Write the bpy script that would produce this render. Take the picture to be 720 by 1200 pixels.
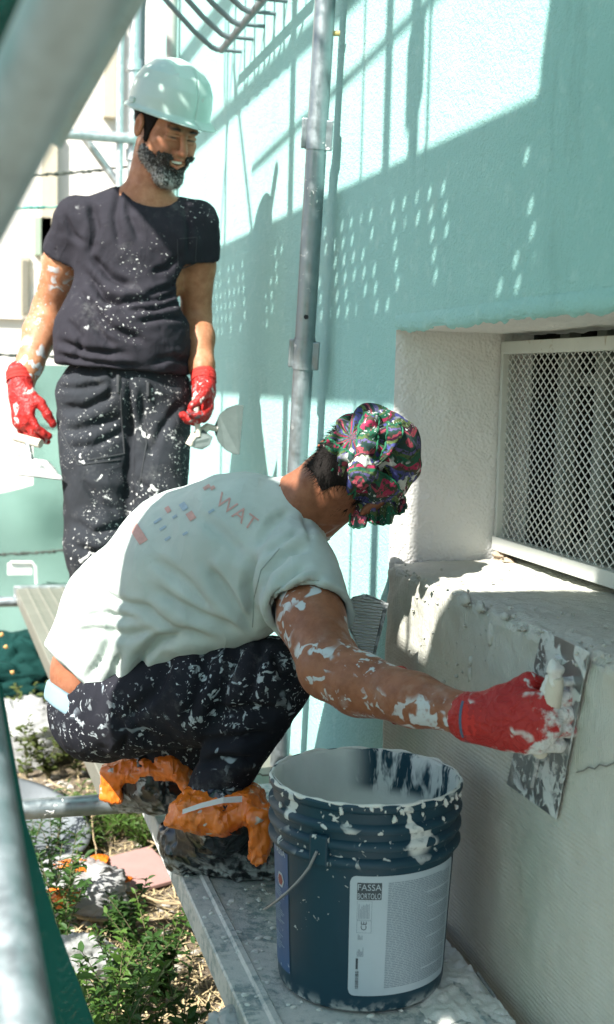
import bpy, math, random
import numpy as np
from math import sin, cos, radians, pi
from mathutils import Vector
from mathutils.bvhtree import BVHTree

for _o in list(bpy.data.objects):
    bpy.data.objects.remove(_o)
scene = bpy.context.scene
RNG = np.random.default_rng(7)
random.seed(7)

# ------------------------------------------------------------------ camera
FPX = 1500.0
YAW, PITCH, ROLL, EYE = radians(15.5), radians(5.8), radians(1.4), 0.98
c_f = np.array([sin(YAW) * cos(PITCH), cos(YAW) * cos(PITCH), -sin(PITCH)])
c_r0 = np.array([cos(YAW), -sin(YAW), 0.0])
c_u0 = np.cross(c_r0, c_f)
c_r = cos(ROLL) * c_r0 + sin(ROLL) * c_u0
c_u = cos(ROLL) * c_u0 - sin(ROLL) * c_r0
c_o = np.array([0.0, 0.0, EYE])
cam_d = bpy.data.cameras.new('Camera')
cam = bpy.data.objects.new('Camera', cam_d)
scene.collection.objects.link(cam)
scene.camera = cam
from mathutils import Matrix
cam.matrix_world = Matrix(((c_r[0], c_u[0], -c_f[0], c_o[0]), (c_r[1], c_u[1], -c_f[1], c_o[1]),
                           (c_r[2], c_u[2], -c_f[2], c_o[2]), (0, 0, 0, 1)))
cam_d.sensor_fit = 'VERTICAL'
cam_d.sensor_height = 36.0
cam_d.sensor_width = 36.0
cam_d.lens = FPX / 1200.0 * 36.0
cam_d.clip_start = 0.05
cam_d.clip_end = 400.0
cam_d.dof.use_dof = True
cam_d.dof.focus_distance = 2.35
cam_d.dof.aperture_fstop = 5.0

# ------------------------------------------------------------------ light
SUN = np.array([1.0, 0.75, -1.24])
SUN = SUN / np.linalg.norm(SUN)
world = bpy.data.worlds.new('World')
scene.world = world
world.use_nodes = True
wn = world.node_tree
sky = wn.nodes.new('ShaderNodeTexSky')
sky.sky_type = 'NISHITA'
sky.sun_disc = False
sky.sun_elevation = math.asin(-SUN[2])
sky.sun_rotation = math.atan2(-SUN[0], -SUN[1])
wn.nodes['Background'].inputs['Strength'].default_value = 0.082
wn.links.new(sky.outputs['Color'], wn.nodes['Background'].inputs['Color'])
sun_d = bpy.data.lights.new('Sun', 'SUN')
sun_d.energy = 5.0
sun_d.angle = radians(0.5)
sun_d.color = (1.0, 0.96, 0.9)
sun = bpy.data.objects.new('Sun', sun_d)
scene.collection.objects.link(sun)
sun.rotation_euler = Vector(SUN).to_track_quat('-Z', 'Y').to_euler()
sun.location = (-3, -1.5, 6)
vs = scene.view_settings
vs.view_transform = 'Standard'
vs.look = 'None'
vs.gamma = 1.0
vs.use_curve_mapping = False
vs.exposure = 1.5
scene.cycles.use_denoising = True
scene.cycles.max_bounces = 8

# ------------------------------------------------------------------ helpers
C = scene.collection
V3 = lambda *a: np.array(a, float)
def at(px, py, d):                      # a point at depth d on a sight line of the survey photograph
    return c_o + (c_f + c_r * (px - 360) / FPX - c_u * (py - 600) / FPX) * d
def on_x(px, py, x):
    q = at(px, py, 1) - c_o
    return c_o + q * (x / q[0])
def on_z(px, py, z):
    q = at(px, py, 1) - c_o
    return c_o + q * ((z - EYE) / q[2])
def unit(v):
    v = np.asarray(v, float)
    return v / np.linalg.norm(v)

def tag(o, label, cat, group=None, kind=None):
    o['label'] = label
    if kind:
        o['kind'] = kind
    if cat:
        o['category'] = cat
    if group:
        o['group'] = group
    return o

def empty(name, loc, label, cat, group=None):
    o = bpy.data.objects.new(name, None)
    C.objects.link(o)
    o.location = loc
    o.empty_display_size = 0.1
    return tag(o, label, cat, group)

def adopt(o, parent):
    if parent is not None:
        o.parent = parent
        loc = parent.location.copy() if parent.parent is None else Vector((0, 0, 0))
        o.matrix_parent_inverse = Matrix.Translation(-loc)
    return o

def mesh(name, v, f, mat, parent=None, smooth=False):
    me = bpy.data.meshes.new(name)
    v = np.asarray(v, dtype=np.float32)
    if isinstance(f, np.ndarray):
        n, k = f.shape
        me.vertices.add(len(v))
        me.vertices.foreach_set('co', v.ravel())
        me.loops.add(n * k)
        me.loops.foreach_set('vertex_index', f.astype(np.int32).ravel())
        me.polygons.add(n)
        me.polygons.foreach_set('loop_start', np.arange(0, n * k, k, dtype=np.int32))
        me.polygons.foreach_set('loop_total', np.full(n, k, dtype=np.int32))
        me.update(calc_edges=True)
        me.validate()
    else:
        me.from_pydata([tuple(map(float, p)) for p in v], [], f)
        me.update()
    if smooth:
        me.polygons.foreach_set('use_smooth', np.ones(len(me.polygons), dtype=bool))
    for m in (mat if isinstance(mat, (list, tuple)) else [mat]):
        me.materials.append(m)
    o = bpy.data.objects.new(name, me)
    C.objects.link(o)
    return adopt(o, parent)

class MB:                                # collects several shapes into one mesh
    def __init__(s):
        s.v, s.f = [], []
    def add(s, v, f):
        b = len(s.v)
        s.v.extend([tuple(map(float, p)) for p in v])
        s.f.extend([[i + b for i in q] for q in f])
        return s
    def box(s, lo, hi, R=None, o=None, bev=0.0):
        x0, y0, z0 = lo
        x1, y1, z1 = hi
        if bev:
            vs_, fs_ = bevel_box(lo, hi, bev)
        else:
            vs_ = [(x0, y0, z0), (x1, y0, z0), (x1, y1, z0), (x0, y1, z0), (x0, y0, z1), (x1, y0, z1), (x1, y1, z1), (x0, y1, z1)]
            fs_ = [(0, 3, 2, 1), (4, 5, 6, 7), (0, 1, 5, 4), (1, 2, 6, 5), (2, 3, 7, 6), (3, 0, 4, 7)]
        if R is not None:
            vs_ = [np.asarray(R) @ np.asarray(p) + (np.zeros(3) if o is None else o) for p in vs_]
        return s.add(vs_, fs_)
    def tube(s, pts, r, n=16, cap=True, hollow=False):
        pts = [np.asarray(p, float) for p in pts]
        rr = r if isinstance(r, (list, tuple, np.ndarray)) else [r] * len(pts)
        b = len(s.v)
        t = unit(pts[1] - pts[0])
        ref = V3(0, 0, 1) if abs(t[2]) < .9 else V3(1, 0, 0)
        a1 = unit(np.cross(t, ref))
        for i, p in enumerate(pts):
            t = unit(pts[min(i + 1, len(pts) - 1)] - pts[max(i - 1, 0)])
            a1 = unit(a1 - t * (a1 @ t))
            a2 = np.cross(t, a1)
            for k in range(n):
                w = 2 * pi * k / n
                s.v.append(tuple(p + rr[i] * (cos(w) * a1 + sin(w) * a2)))
        for i in range(len(pts) - 1):
            for k in range(n):
                s.f.append([b + i * n + k, b + i * n + (k + 1) % n, b + (i + 1) * n + (k + 1) % n, b + (i + 1) * n + k])
        if cap:
            s.f.append([b + k for k in range(n)][::-1])
            s.f.append([b + (len(pts) - 1) * n + k for k in range(n)])
        return s
    def build(s, name, mat, parent=None, smooth=False):
        o = mesh(name, s.v, s.f, mat, parent)
        if smooth:
            smooth_by_angle(o)
        return o

def smooth_by_angle(o, ang=40):
    me = o.data
    me.polygons.foreach_set('use_smooth', np.ones(len(me.polygons), dtype=bool))
    try:
        me.set_sharp_from_angle(angle=radians(ang))
    except Exception:
        pass

def bevel_box(lo, hi, b):
    import bmesh
    bm = bmesh.new()
    bmesh.ops.create_cube(bm, size=1.0)
    for v in bm.verts:
        v.co = Vector([(lo[i] + hi[i]) / 2 + v.co[i] * (hi[i] - lo[i]) for i in range(3)])
    bmesh.ops.bevel(bm, geom=bm.edges[:], offset=b, segments=2, affect='EDGES', profile=0.5)
    bm.verts.ensure_lookup_table()
    r = ([tuple(v.co) for v in bm.verts], [[v.index for v in f.verts] for f in bm.faces])
    bm.free()
    return r

_PERM = np.random.default_rng(3).random((64, 64, 64)).astype(np.float32)
def vnoise(p, scale=1.0, seed=0):       # smooth value noise, -1..1
    q = np.asarray(p, np.float64) * scale + seed * 17.31 + 1000.0
    i = np.floor(q).astype(np.int64)
    f = q - i
    f = f * f * (3 - 2 * f)
    i0 = i & 63
    i1 = (i + 1) & 63
    def g(a, b, c):
        return _PERM[a[..., 0], b[..., 1], c[..., 2]]
    x, y, z = f[..., 0], f[..., 1], f[..., 2]
    c00 = g(i0, i0, i0) * (1 - x) + g(i1, i0, i0) * x
    c10 = g(i0, i1, i0) * (1 - x) + g(i1, i1, i0) * x
    c01 = g(i0, i0, i1) * (1 - x) + g(i1, i0, i1) * x
    c11 = g(i0, i1, i1) * (1 - x) + g(i1, i1, i1) * x
    return ((c00 * (1 - y) + c10 * y) * (1 - z) + (c01 * (1 - y) + c11 * y) * z) * 2 - 1
def fbm(p, scale, oct=3, seed=0):
    r = 0
    a = 1.0
    for k in range(oct):
        r = r + a * vnoise(p, scale * 2 ** k, seed + k)
        a *= 0.5
    return r

# ------------------------------------------------------------------ materials
class Mat:
    def __init__(s, name, rough=0.7, metal=0.0, spec=0.5):
        s.m = bpy.data.materials.new(name)
        s.m.use_nodes = True
        s.t = s.m.node_tree
        s.b = s.t.nodes['Principled BSDF']
        s.b.inputs['Roughness'].default_value = rough
        s.b.inputs['Metallic'].default_value = metal
        s.b.inputs['Specular IOR Level'].default_value = spec
        s.co = s.t.nodes.new('ShaderNodeTexCoord').outputs['Object']
        s.h = None
    def link(s, a, b):
        s.t.links.new(a, b)
    def val(s, sock, v):
        if hasattr(v, 'is_output') or isinstance(v, bpy.types.NodeSocket):
            s.link(v, sock)
        else:
            sock.default_value = v
    def map(s, scale=(1, 1, 1), rot=(0, 0, 0), loc=(0, 0, 0)):
        n = s.t.nodes.new('ShaderNodeMapping')
        s.link(s.co, n.inputs['Vector'])
        n.inputs['Scale'].default_value = scale
        n.inputs['Rotation'].default_value = rot
        n.inputs['Location'].default_value = loc
        return n.outputs['Vector']
    def noise(s, scale, detail=3, rough=0.55, vec=None, dist=0.0):
        n = s.t.nodes.new('ShaderNodeTexNoise')
        s.link(vec or s.co, n.inputs['Vector'])
        n.inputs['Scale'].default_value = scale
        n.inputs['Detail'].default_value = detail
        n.inputs['Roughness'].default_value = rough
        n.inputs['Distortion'].default_value = dist
        return n.outputs['Fac']
    def voro(s, scale, vec=None, feature='F1', rnd=1.0, out='Distance'):
        n = s.t.nodes.new('ShaderNodeTexVoronoi')
        n.feature = feature
        s.link(vec or s.co, n.inputs['Vector'])
        n.inputs['Scale'].default_value = scale
        n.inputs['Randomness'].default_value = rnd
        return n.outputs[out]
    def wave(s, scale, dist=2.0, detail=2, dscale=1.0, vec=None, dirn='X'):
        n = s.t.nodes.new('ShaderNodeTexWave')
        n.bands_direction = dirn
        s.link(vec or s.co, n.inputs['Vector'])
        n.inputs['Scale'].default_value = scale
        n.inputs['Distortion'].default_value = dist
        n.inputs['Detail'].default_value = detail
        n.inputs['Detail Scale'].default_value = dscale
        return n.outputs['Fac']
    def ramp(s, v, a, b, lo=0.0, hi=1.0):   # smooth threshold
        n = s.t.nodes.new('ShaderNodeMapRange')
        n.interpolation_type = 'SMOOTHSTEP'
        s.val(n.inputs['Value'], v)
        n.inputs['From Min'].default_value = a
        n.inputs['From Max'].default_value = b
        n.inputs['To Min'].default_value = lo
        n.inputs['To Max'].default_value = hi
        return n.outputs['Result']
    def math(s, op, a, b=0.0, clamp=False):
        n = s.t.nodes.new('ShaderNodeMath')
        n.operation = op
        n.use_clamp = clamp
        s.val(n.inputs[0], a)
        s.val(n.inputs[1], b)
        return n.outputs[0]
    def mix(s, fac, a, b):
        n = s.t.nodes.new('ShaderNodeMix')
        n.data_type = 'RGBA'
        s.val(n.inputs[0], fac)
        for k, v in ((6, a), (7, b)):
            s.val(n.inputs[k], (*v, 1.0) if isinstance(v, tuple) and len(v) == 3 else v)
        return n.outputs[2]
    def attr(s, name, out='Color'):
        n = s.t.nodes.new('ShaderNodeAttribute')
        n.attribute_name = name
        return n.outputs[out]
    def geo(s, out='Position'):
        return s.t.nodes.new('ShaderNodeNewGeometry').outputs[out]
    def sep(s, v, ax):
        n = s.t.nodes.new('ShaderNodeSeparateXYZ')
        s.link(v, n.inputs[0])
        return n.outputs[ax]
    def color(s, c):
        s.val(s.b.inputs['Base Color'], (*c, 1.0) if isinstance(c, tuple) and len(c) == 3 else c)
        return s
    def rough(s, v):
        s.val(s.b.inputs['Roughness'], v)
        return s
    def bump(s, h, strength=0.3, dist=0.003):
        n = s.t.nodes.new('ShaderNodeBump')
        n.inputs['Strength'].default_value = strength
        n.inputs['Distance'].default_value = dist
        s.link(h, n.inputs['Height'])
        if s.h is not None:
            s.link(s.h, n.inputs['Normal'])
        s.h = n.outputs['Normal']
        s.link(s.h, s.b.inputs['Normal'])
        return s
    def ridges(s, scale, vec=None, power=3.0, dist=1.0):
        n = s.noise(scale, 2, .5, vec=vec, dist=dist)
        r = s.math('SUBTRACT', 1.0, s.math('ABSOLUTE', s.math('MULTIPLY', s.math('SUBTRACT', n, .5), 5.0)), True)
        return s.math('POWER', r, power)
    def splats(s, size=60.0, thr=0.62, soft=0.03, mask_scale=8.0, mask_thr=0.5, seed=0.0):
        """irregular spots of splashed plaster, 0..1"""
        v = s.map(loc=(seed, seed * 1.7, seed * .3))
        a = s.ramp(s.noise(size, 2, 0.5, vec=v, dist=0.6), thr, thr + soft)
        b = s.ramp(s.noise(mask_scale, 2, 0.6, vec=v), mask_thr, mask_thr + 0.08)
        c = s.ramp(s.noise(size * 3.1, 3, .6, vec=v), .30, .48, .55, 1.0)
        return s.math('MULTIPLY', s.math('MULTIPLY', a, b), c)

def galvanized(name, tint=(0.50, 0.54, 0.55), paint=0.0, rough=0.42):
    m = Mat(name, rough, 0.85)
    a = m.noise(40, 4, 0.6)
    st = m.noise(6, 3, 0.6, vec=m.map((8, 8, 1)))
    col = m.mix(a, tuple(0.62 * x for x in tint), tuple(min(1, 1.25 * x) for x in tint))
    col = m.mix(m.ramp(st, .5, .75), col, tuple(0.75 * x for x in tint))
    if paint:
        sp = m.splats(70, 0.60, 0.03, 9, 0.62 - paint)
        col = m.mix(sp, col, (0.72, 0.72, 0.68))
        m.val(m.b.inputs['Metallic'], m.math('SUBTRACT', 0.85, m.math('MULTIPLY', sp, 0.85)))
        m.bump(sp, 0.6, 0.002)
    m.color(col)
    m.rough(m.ramp(a, .3, .75, rough - .1, rough + .2))
    m.bump(m.noise(120, 3), 0.12, 0.001)
    return m.m

def plain(name, c, rough=0.8, metal=0.0, var=0.15, scale=20, bump=0.15, bscale=150, bdist=0.002):
    m = Mat(name, rough, metal)
    a = m.noise(scale, 4, 0.6)
    m.color(m.mix(a, tuple(x * (1 - var) for x in c), tuple(min(1, x * (1 + var)) for x in c)))
    if bump:
        m.bump(m.noise(bscale, 3), bump, bdist)
    return m.m

MT = {}
# painted stucco of the house: pale green paint over a grainy render
m = Mat('green_stucco', 0.85, spec=0.25)
n1 = m.noise(2.2, 4, 0.6)
n2 = m.noise(30, 3, 0.6)
col = m.mix(n1, (0.305, 0.59, 0.55), (0.37, 0.635, 0.595))
col = m.mix(m.ramp(n2, .5, .8), col, (0.41, 0.67, 0.625))
stn = m.noise(7, 5, .7, vec=m.map((1, 1, .25)))
col = m.mix(m.ramp(stn, .56, .72, 0, .55), col, (0.27, 0.50, 0.46))
col = m.mix(m.ramp(m.noise(3.1, 5, .7), .55, .75, 0, .5), col, (0.44, 0.66, 0.60))
m.color(col)
m.bump(m.noise(130, 4, 0.7), 1.0, 0.007)
m.bump(m.noise(45, 2, 0.5), 0.35, 0.005)
MT['stucco'] = m.m
m = Mat('white_stucco', 0.85, spec=0.25)
m.color(m.mix(m.noise(9, 4, 0.6), (0.72, 0.71, 0.67), (0.80, 0.79, 0.75)))
m.bump(m.voro(170, feature='SMOOTH_F1'), 0.75, 0.003)
m.bump(m.noise(60, 3), 0.4, 0.004)
MT['reveal'] = m.m
# fresh plaster of the plinth with trowel drags
m = Mat('fresh_plaster', 0.7, spec=0.35)
big = m.noise(3.0, 4, 0.6)
m.color(m.mix(m.noise(14, 4, .6), m.mix(big, (0.39, 0.38, 0.315), (0.46, 0.44, 0.37)), m.mix(big, (0.43, 0.46, 0.415), (0.51, 0.52, 0.465))))
drag_h = m.wave(26, 9, 3, 0.35, vec=m.map((0.3, 0.5, 1.7)), dirn='Z')
drag_v = m.wave(30, 3, 3, 0.6, vec=m.map((0.3, 1.7, 0.3)), dirn='Y')
zz = m.sep(m.geo(), 2)
w = m.ramp(m.math('ADD', zz, m.math('MULTIPLY', m.noise(4, 3), 0.25)), .42, .60)
n = m.t.nodes.new('ShaderNodeMix')
m.val(n.inputs[0], w)
m.val(n.inputs[2], drag_h)
m.val(n.inputs[3], drag_v)
m.bump(n.outputs[0], 0.32, 0.003)
m.bump(m.noise(220, 3, 0.7), 0.35, 0.0015)
m.bump(m.noise(25, 5, .7), 0.8, 0.008)
MT['plaster'] = m.m
m = Mat('plaster_lump', 0.75, spec=0.35)
m.color(m.mix(m.noise(40, 4), (0.55, 0.55, 0.50), (0.70, 0.70, 0.65)))
m.bump(m.noise(160, 4, .7), 0.6, 0.003)
MT['lump'] = m.m
m = Mat('wall_crumb', 0.8, spec=0.2)
m.color(m.mix(m.noise(60, 4), (0.40, 0.40, 0.35), (0.52, 0.52, 0.46)))
m.bump(m.noise(200, 4, .7), 0.7, 0.003)
MT['crumb'] = m.m
MT['steel'] = galvanized('galvanized_steel')
MT['steel_paint'] = galvanized('galvanized_steel_splashed', (0.29, 0.33, 0.34), 0.04)
MT['steel_matte'] = galvanized('matte_galvanized_steel', (0.36, 0.42, 0.44))
MT['steel_matte'].node_tree.nodes['Principled BSDF'].inputs['Metallic'].default_value = 0.25
MT['steel_dark'] = galvanized('weathered_steel', (0.30, 0.33, 0.35), rough=0.5)
# ================================================================== SETTING
GZ = -0.45                               # level of the ground below the working platform
WX = 0.88                                # face of the house wall
NY0, NY1, NZ0, NZ1 = 1.25, 2.52, 0.607, 1.091   # niche of the basement window

m = Mat('dry_earth', 0.95, spec=0.1)
a = m.noise(3, 5, .65)
b = m.noise(40, 4, .7)
col = m.mix(a, (0.10, 0.075, 0.05), (0.26, 0.21, 0.15))
col = m.mix(m.ramp(b, .45, .7), col, (0.36, 0.31, 0.23))
m.color(col)
m.bump(m.noise(30, 6, .7), 1.0, 0.03)
MT['earth'] = m.m
gx = np.concatenate([[-60, -20, -8], np.linspace(-3, 3, 121), [8, 20, 60]])
gy = np.concatenate([[-40, -10, -3], np.linspace(0, 9, 181), [16, 30, 80]])
GXX, GYY = np.meshgrid(gx, gy, indexing='ij')
P = np.stack([GXX, GYY, np.zeros_like(GXX)], -1)
def ground_z(P):
    P = np.asarray(P, float).copy()
    P[..., 2] = 0
    return GZ + 0.035 * fbm(P, 1.3, 3) + 0.012 * fbm(P, 9, 3, 4)
P[..., 2] = ground_z(P)
nx, ny = len(gx), len(gy)
idx = np.arange(nx * ny).reshape(nx, ny)
F = np.stack([idx[:-1, :-1], idx[1:, :-1], idx[1:, 1:], idx[:-1, 1:]], -1).reshape(-1, 4)
gnd = mesh('ground', P.reshape(-1, 3), F, MT['earth'], smooth=True)
tag(gnd, 'bare dry earth littered with rubbish under the scaffold', None, kind='structure')

# ---------------------------------------------------------------- house wall
house = empty('house_wall', (WX + .3, 3.0, GZ), 'pale green rendered house wall with a basement window niche', 'wall')
HY = 6.0
v, f = [], []
def quad(p):
    b = len(v)
    v.extend(p)
    f.append([b, b + 1, b + 2, b + 3])
def wall_rect(y0, y1, z0, z1, x=WX):
    quad([(x, y1, z0), (x, y0, z0), (x, y0, z1), (x, y1, z1)])
HZ = 6.5
wall_rect(NY1, HY, GZ - .3, NZ0)
wall_rect(NY1, HY, NZ0, NZ1)
wall_rect(NY1, HY, NZ1, HZ)
wall_rect(-4, NY0, NZ0, NZ1)
wall_rect(-4, NY0, NZ1, HZ)
wall_rect(NY0, NY1, NZ1, HZ)
quad([(WX, HY, GZ - .3), (WX, HY, HZ), (7, HY, HZ), (7, HY, GZ - .3)])
quad([(WX, -4, GZ - .3), (7, -4, GZ - .3), (7, -4, HZ), (WX, -4, HZ)])
quad([(WX, -4, HZ), (7, -4, HZ), (7, HY, HZ), (WX, HY, HZ)])
mesh('wall_face', v, f, MT['stucco'], house)

def grid_obj(name, fn, nu, nv, mat, parent, smooth=True, flip=False):
    U, W_ = np.meshgrid(np.linspace(0, 1, nu), np.linspace(0, 1, nv), indexing='ij')
    P = fn(U, W_).reshape(-1, 3)
    i = np.arange(nu * nv).reshape(nu, nv)
    F = np.stack([i[:-1, :-1], i[1:, :-1], i[1:, 1:], i[:-1, 1:]], -1).reshape(-1, 4)
    if flip:
        F = F[:, ::-1]
    return mesh(name, P, np.ascontiguousarray(F), mat, parent, smooth)

RX = 1.19
def f_left(U, W_):
    X = WX + (RX - WX) * U
    Zc = NZ0 - .02 + (NZ1 - NZ0 + .02) * W_
    Y = NY1 + 0 * U
    P = np.stack([X, Y, Zc], -1)
    e = np.clip(np.minimum(U, 1 - W_) * 14, 0, 1)
    P[..., 1] += e * 0.0025 * fbm(P, 30, 2, 3) - (1 - np.clip(U * 18, 0, 1)) * 0.0
    return P
grid_obj('niche_reveal', f_left, 60, 90, MT['reveal'], house)
def f_right(U, W_):
    P = np.stack([WX + (RX - WX) * U, NY0 + 0 * U, NZ0 - .02 + (NZ1 - NZ0 + .02) * W_], -1)
    return P
grid_obj('niche_reveal', f_right, 8, 8, MT['reveal'], house, flip=True)
def f_soff(U, W_):
    X = WX + (RX - WX) * U
    Y = NY0 + (NY1 - NY0) * W_
    Zc = NZ1 + 0 * U
    P = np.stack([X, Y, Zc], -1)
    e = np.clip(U * 40, 0, 1) * np.clip((1 - W_) * 60, 0, 1)
    P[..., 2] += e * 0.004 * fbm(P, 22, 3, 5)
    return P
grid_obj('niche_soffit', f_soff, 30, 160, MT['reveal'], house)
# ragged lower edge of the painted coat along the lintel
def f_rag(U, W_):
    Y = NY0 + (NY1 - NY0) * U
    P = np.stack([0 * U, Y, 0 * U], -1)
    n = fbm(P, 45, 3, 9) * 0.004 + fbm(P, 9, 2, 2) * 0.003
    X = WX - 0.0035 * np.sin(pi * np.clip(W_ * 1.0, 0, 1)) - 0.001
    Zc = NZ1 + 0.03 - W_ * (0.034 + n)
    X = np.where(W_ > .999, WX + 0.004, X)
    return np.stack([X, Y, Zc], -1)
grid_obj('lintel_edge', f_rag, 300, 8, MT['stucco'], house)

# plinth with the window ledge: one freshly plastered skin, bottom -> arris -> ledge top
def plinth(U, W_):
    Y = -2.5 + (2.497 + 2.5) * (1 - (1 - U) ** 1.0)
    L1, R, L2 = 0.607 - GZ + .2, 0.022, 0.31
    s = W_
    X = np.empty_like(U)
    Zc = np.empty_like(U)
    q1, q2 = 0.55, 0.65
    a_ = s < q1
    t = s / q1
    X[a_] = 0.868
    Zc[a_] = (GZ - .2 + (L1 - R) * t)[a_]
    b_ = (s >= q1) & (s < q2)
    t = (s - q1) / (q2 - q1) * pi / 2
    X[b_] = (0.868 + R - R * np.cos(t))[b_]
    Zc[b_] = (0.607 - R + R * np.sin(t))[b_]
    d_ = s >= q2
    t = (s - q2) / (1 - q2)
    X[d_] = (0.868 + R + L2 * t)[d_]
    Zc[d_] = 0.607 + 0.012 * t[d_]
    P = np.stack([X, Y, Zc], -1)
    arr = np.exp(-((W_ - .6) / .07) ** 2)
    n1 = fbm(P, 7, 3, 11) * 0.004
    n2 = fbm(P, 38, 3, 12) * 0.0035 * (0.25 + 1.6 * arr)
    rough_top = fbm(P, 90, 2, 14) * 0.0016 * (W_ > .55)
    dd = n1 + n2
    P[..., 0] -= np.where(W_ < .62, dd, 0)
    P[..., 2] += np.where(W_ > .58, dd + rough_top, 0)
    end = U > 0.9995
    P[..., 0] = np.where(end & (W_ < .62), WX + .004, P[..., 0])
    return P
grid_obj('plinth', plinth, 620, 190, MT['plaster'], house, flip=True)

# crumbs and lumps of plaster stuck on the plinth
def lump(r, seed, squash=(1, 1, 1), n=14, rough=0.35):
    th = np.linspace(0, pi, n)
    ph = np.linspace(0, 2 * pi, n, endpoint=False)
    vv, ff = [], []
    T, Q = np.meshgrid(th, ph, indexing='ij')
    D = np.stack([np.sin(T) * np.cos(Q), np.sin(T) * np.sin(Q), np.cos(T)], -1)
    rr = r * (1 + rough * fbm(D, 1.6, 3, seed))
    P = D * rr[..., None] * np.array(squash)
    i = np.arange(n * n).reshape(n, n)
    F = []
    for a in range(n - 1):
        for b in range(n):
            F.append([i[a, b], i[a + 1, b], i[a + 1, (b + 1) % n], i[a, (b + 1) % n]])
    return P.reshape(-1, 3), F
rs = np.random.default_rng(11)
for (px, py, r, sq) in ((577, 743, .011, (.7, .9, 1.9)), (552, 775, .006, (.8, .8, 1.2)), (551, 790, .006, (.8, .8, 2.2)), (546, 703, .013, (.7, 1.3, .8)),
                        (563, 712, .010, (.7, 1.4, 1.1)), (592, 722, .009, (.8, 1.3, .7)), (612, 737, .007, (.8, 1.3, .7))):
    p = on_x(px, py, 0.866)
    vv, ff = lump(r, r * 900 + px, sq)
    mesh('plaster_lump', vv + p, ff, MT['crumb'], house, True)
mb = MB()
for k in range(150):
    y = rs.uniform(1.55, 2.45)
    if rs.random() < .5:
        p = V3(0.872 + rs.normal(0, .012), y, 0.606 + rs.normal(0, .006))
    elif rs.random() < .6:
        p = V3(rs.uniform(.9, 1.15), y, 0.616)
    else:
        p = V3(0.866, rs.uniform(1.9, 2.35), rs.uniform(.42, .58))
    vv, ff = lump(rs.uniform(.001, .0034), k, (1, 1.5, .8), 8, .7)
    mb.add(vv + p, ff)
o = mb.build('plaster_crumbs', MT['crumb'], house, True)
o['kind'] = 'stuff'
# hairline crack to the right of the float
pts = [on_x(a, b, 0.8665) for a, b in ((676, 905), (684, 903), (690, 899), (697, 901), (703, 896), (711, 898), (722, 893))]
MB().tube(pts, 0.0011, 5).build('crack', plain('crack_dark', (0.16, 0.16, 0.14)), house)

# --------------------------------------------------------------- basement window
m = Mat('painted_frame', 0.55)
m.color(m.mix(m.splats(30, .55, .05, 5, .5), m.mix(m.noise(15, 4), (0.50, 0.52, 0.47), (0.62, 0.63, 0.58)), (0.40, 0.36, 0.28)))
m.bump(m.noise(90, 3), .2, .001)
MT['frame'] = m.m
MT['mesh_metal'] = plain('expanded_metal', (0.66, 0.67, 0.62), 0.5, 0.2, .2, 30, 0)
FX = 1.123
fy0, fy1, fz0, fz1 = 1.42, 2.508, 0.634, 1.074
win = MB().box((FX - .012, fy1 - .013, fz0 + .001), (FX + .016, fy1, fz1 - .001)).build('basement_window', MT['frame'], house)
MB().box((FX - .014, fy0, fz1 - .026), (FX + .014, fy1 - .002, fz1), bev=.002).build('top_rail', MT['frame'], win)
MB().box((FX - .018, fy0, fz0), (FX + .014, fy1 - .002, fz0 + .029), bev=.002).build('bottom_rail', MT['frame'], win)
MB().box((FX - .012, fy0, fz0 + .001), (FX + .016, fy0 + .014, fz1 - .001)).build('side_rail', MT['frame'], win)
mb = MB()
py_, pz_ = 0.027, 0.0096
rows = int((fz1 - fz0 - .055) / pz_) + 1
ncol = int((fy1 - fy0) / (py_ / 2))
for j in range(rows + 1):
    z0 = fz0 + .028 + j * pz_
    sg = 1 if j % 2 else -1
    pts = []
    for i in range(ncol):
        y = fy0 + .014 + i * py_ / 2
        pts.append((y, z0 + sg * (pz_ * .5 if i % 2 else -pz_ * .5)))
    t = 0.0011
    b = len(mb.v)
    for (y, z) in pts:
        mb.v.extend([(FX - .0012, y, z - t), (FX + .0008, y, z - t), (FX + .0012, y, z + t), (FX - .0008, y, z + t)])
    for i in range(len(pts) - 1):
        q = b + 4 * i
        for (a1, a2) in ((0, 1), (1, 2), (2, 3), (3, 0)):
            mb.f.append([q + a1, q + a2, q + 4 + a2, q + 4 + a1])
o = mb.build('expanded_metal_mesh', MT['mesh_metal'], win)
o['kind'] = 'stuff'
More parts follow.
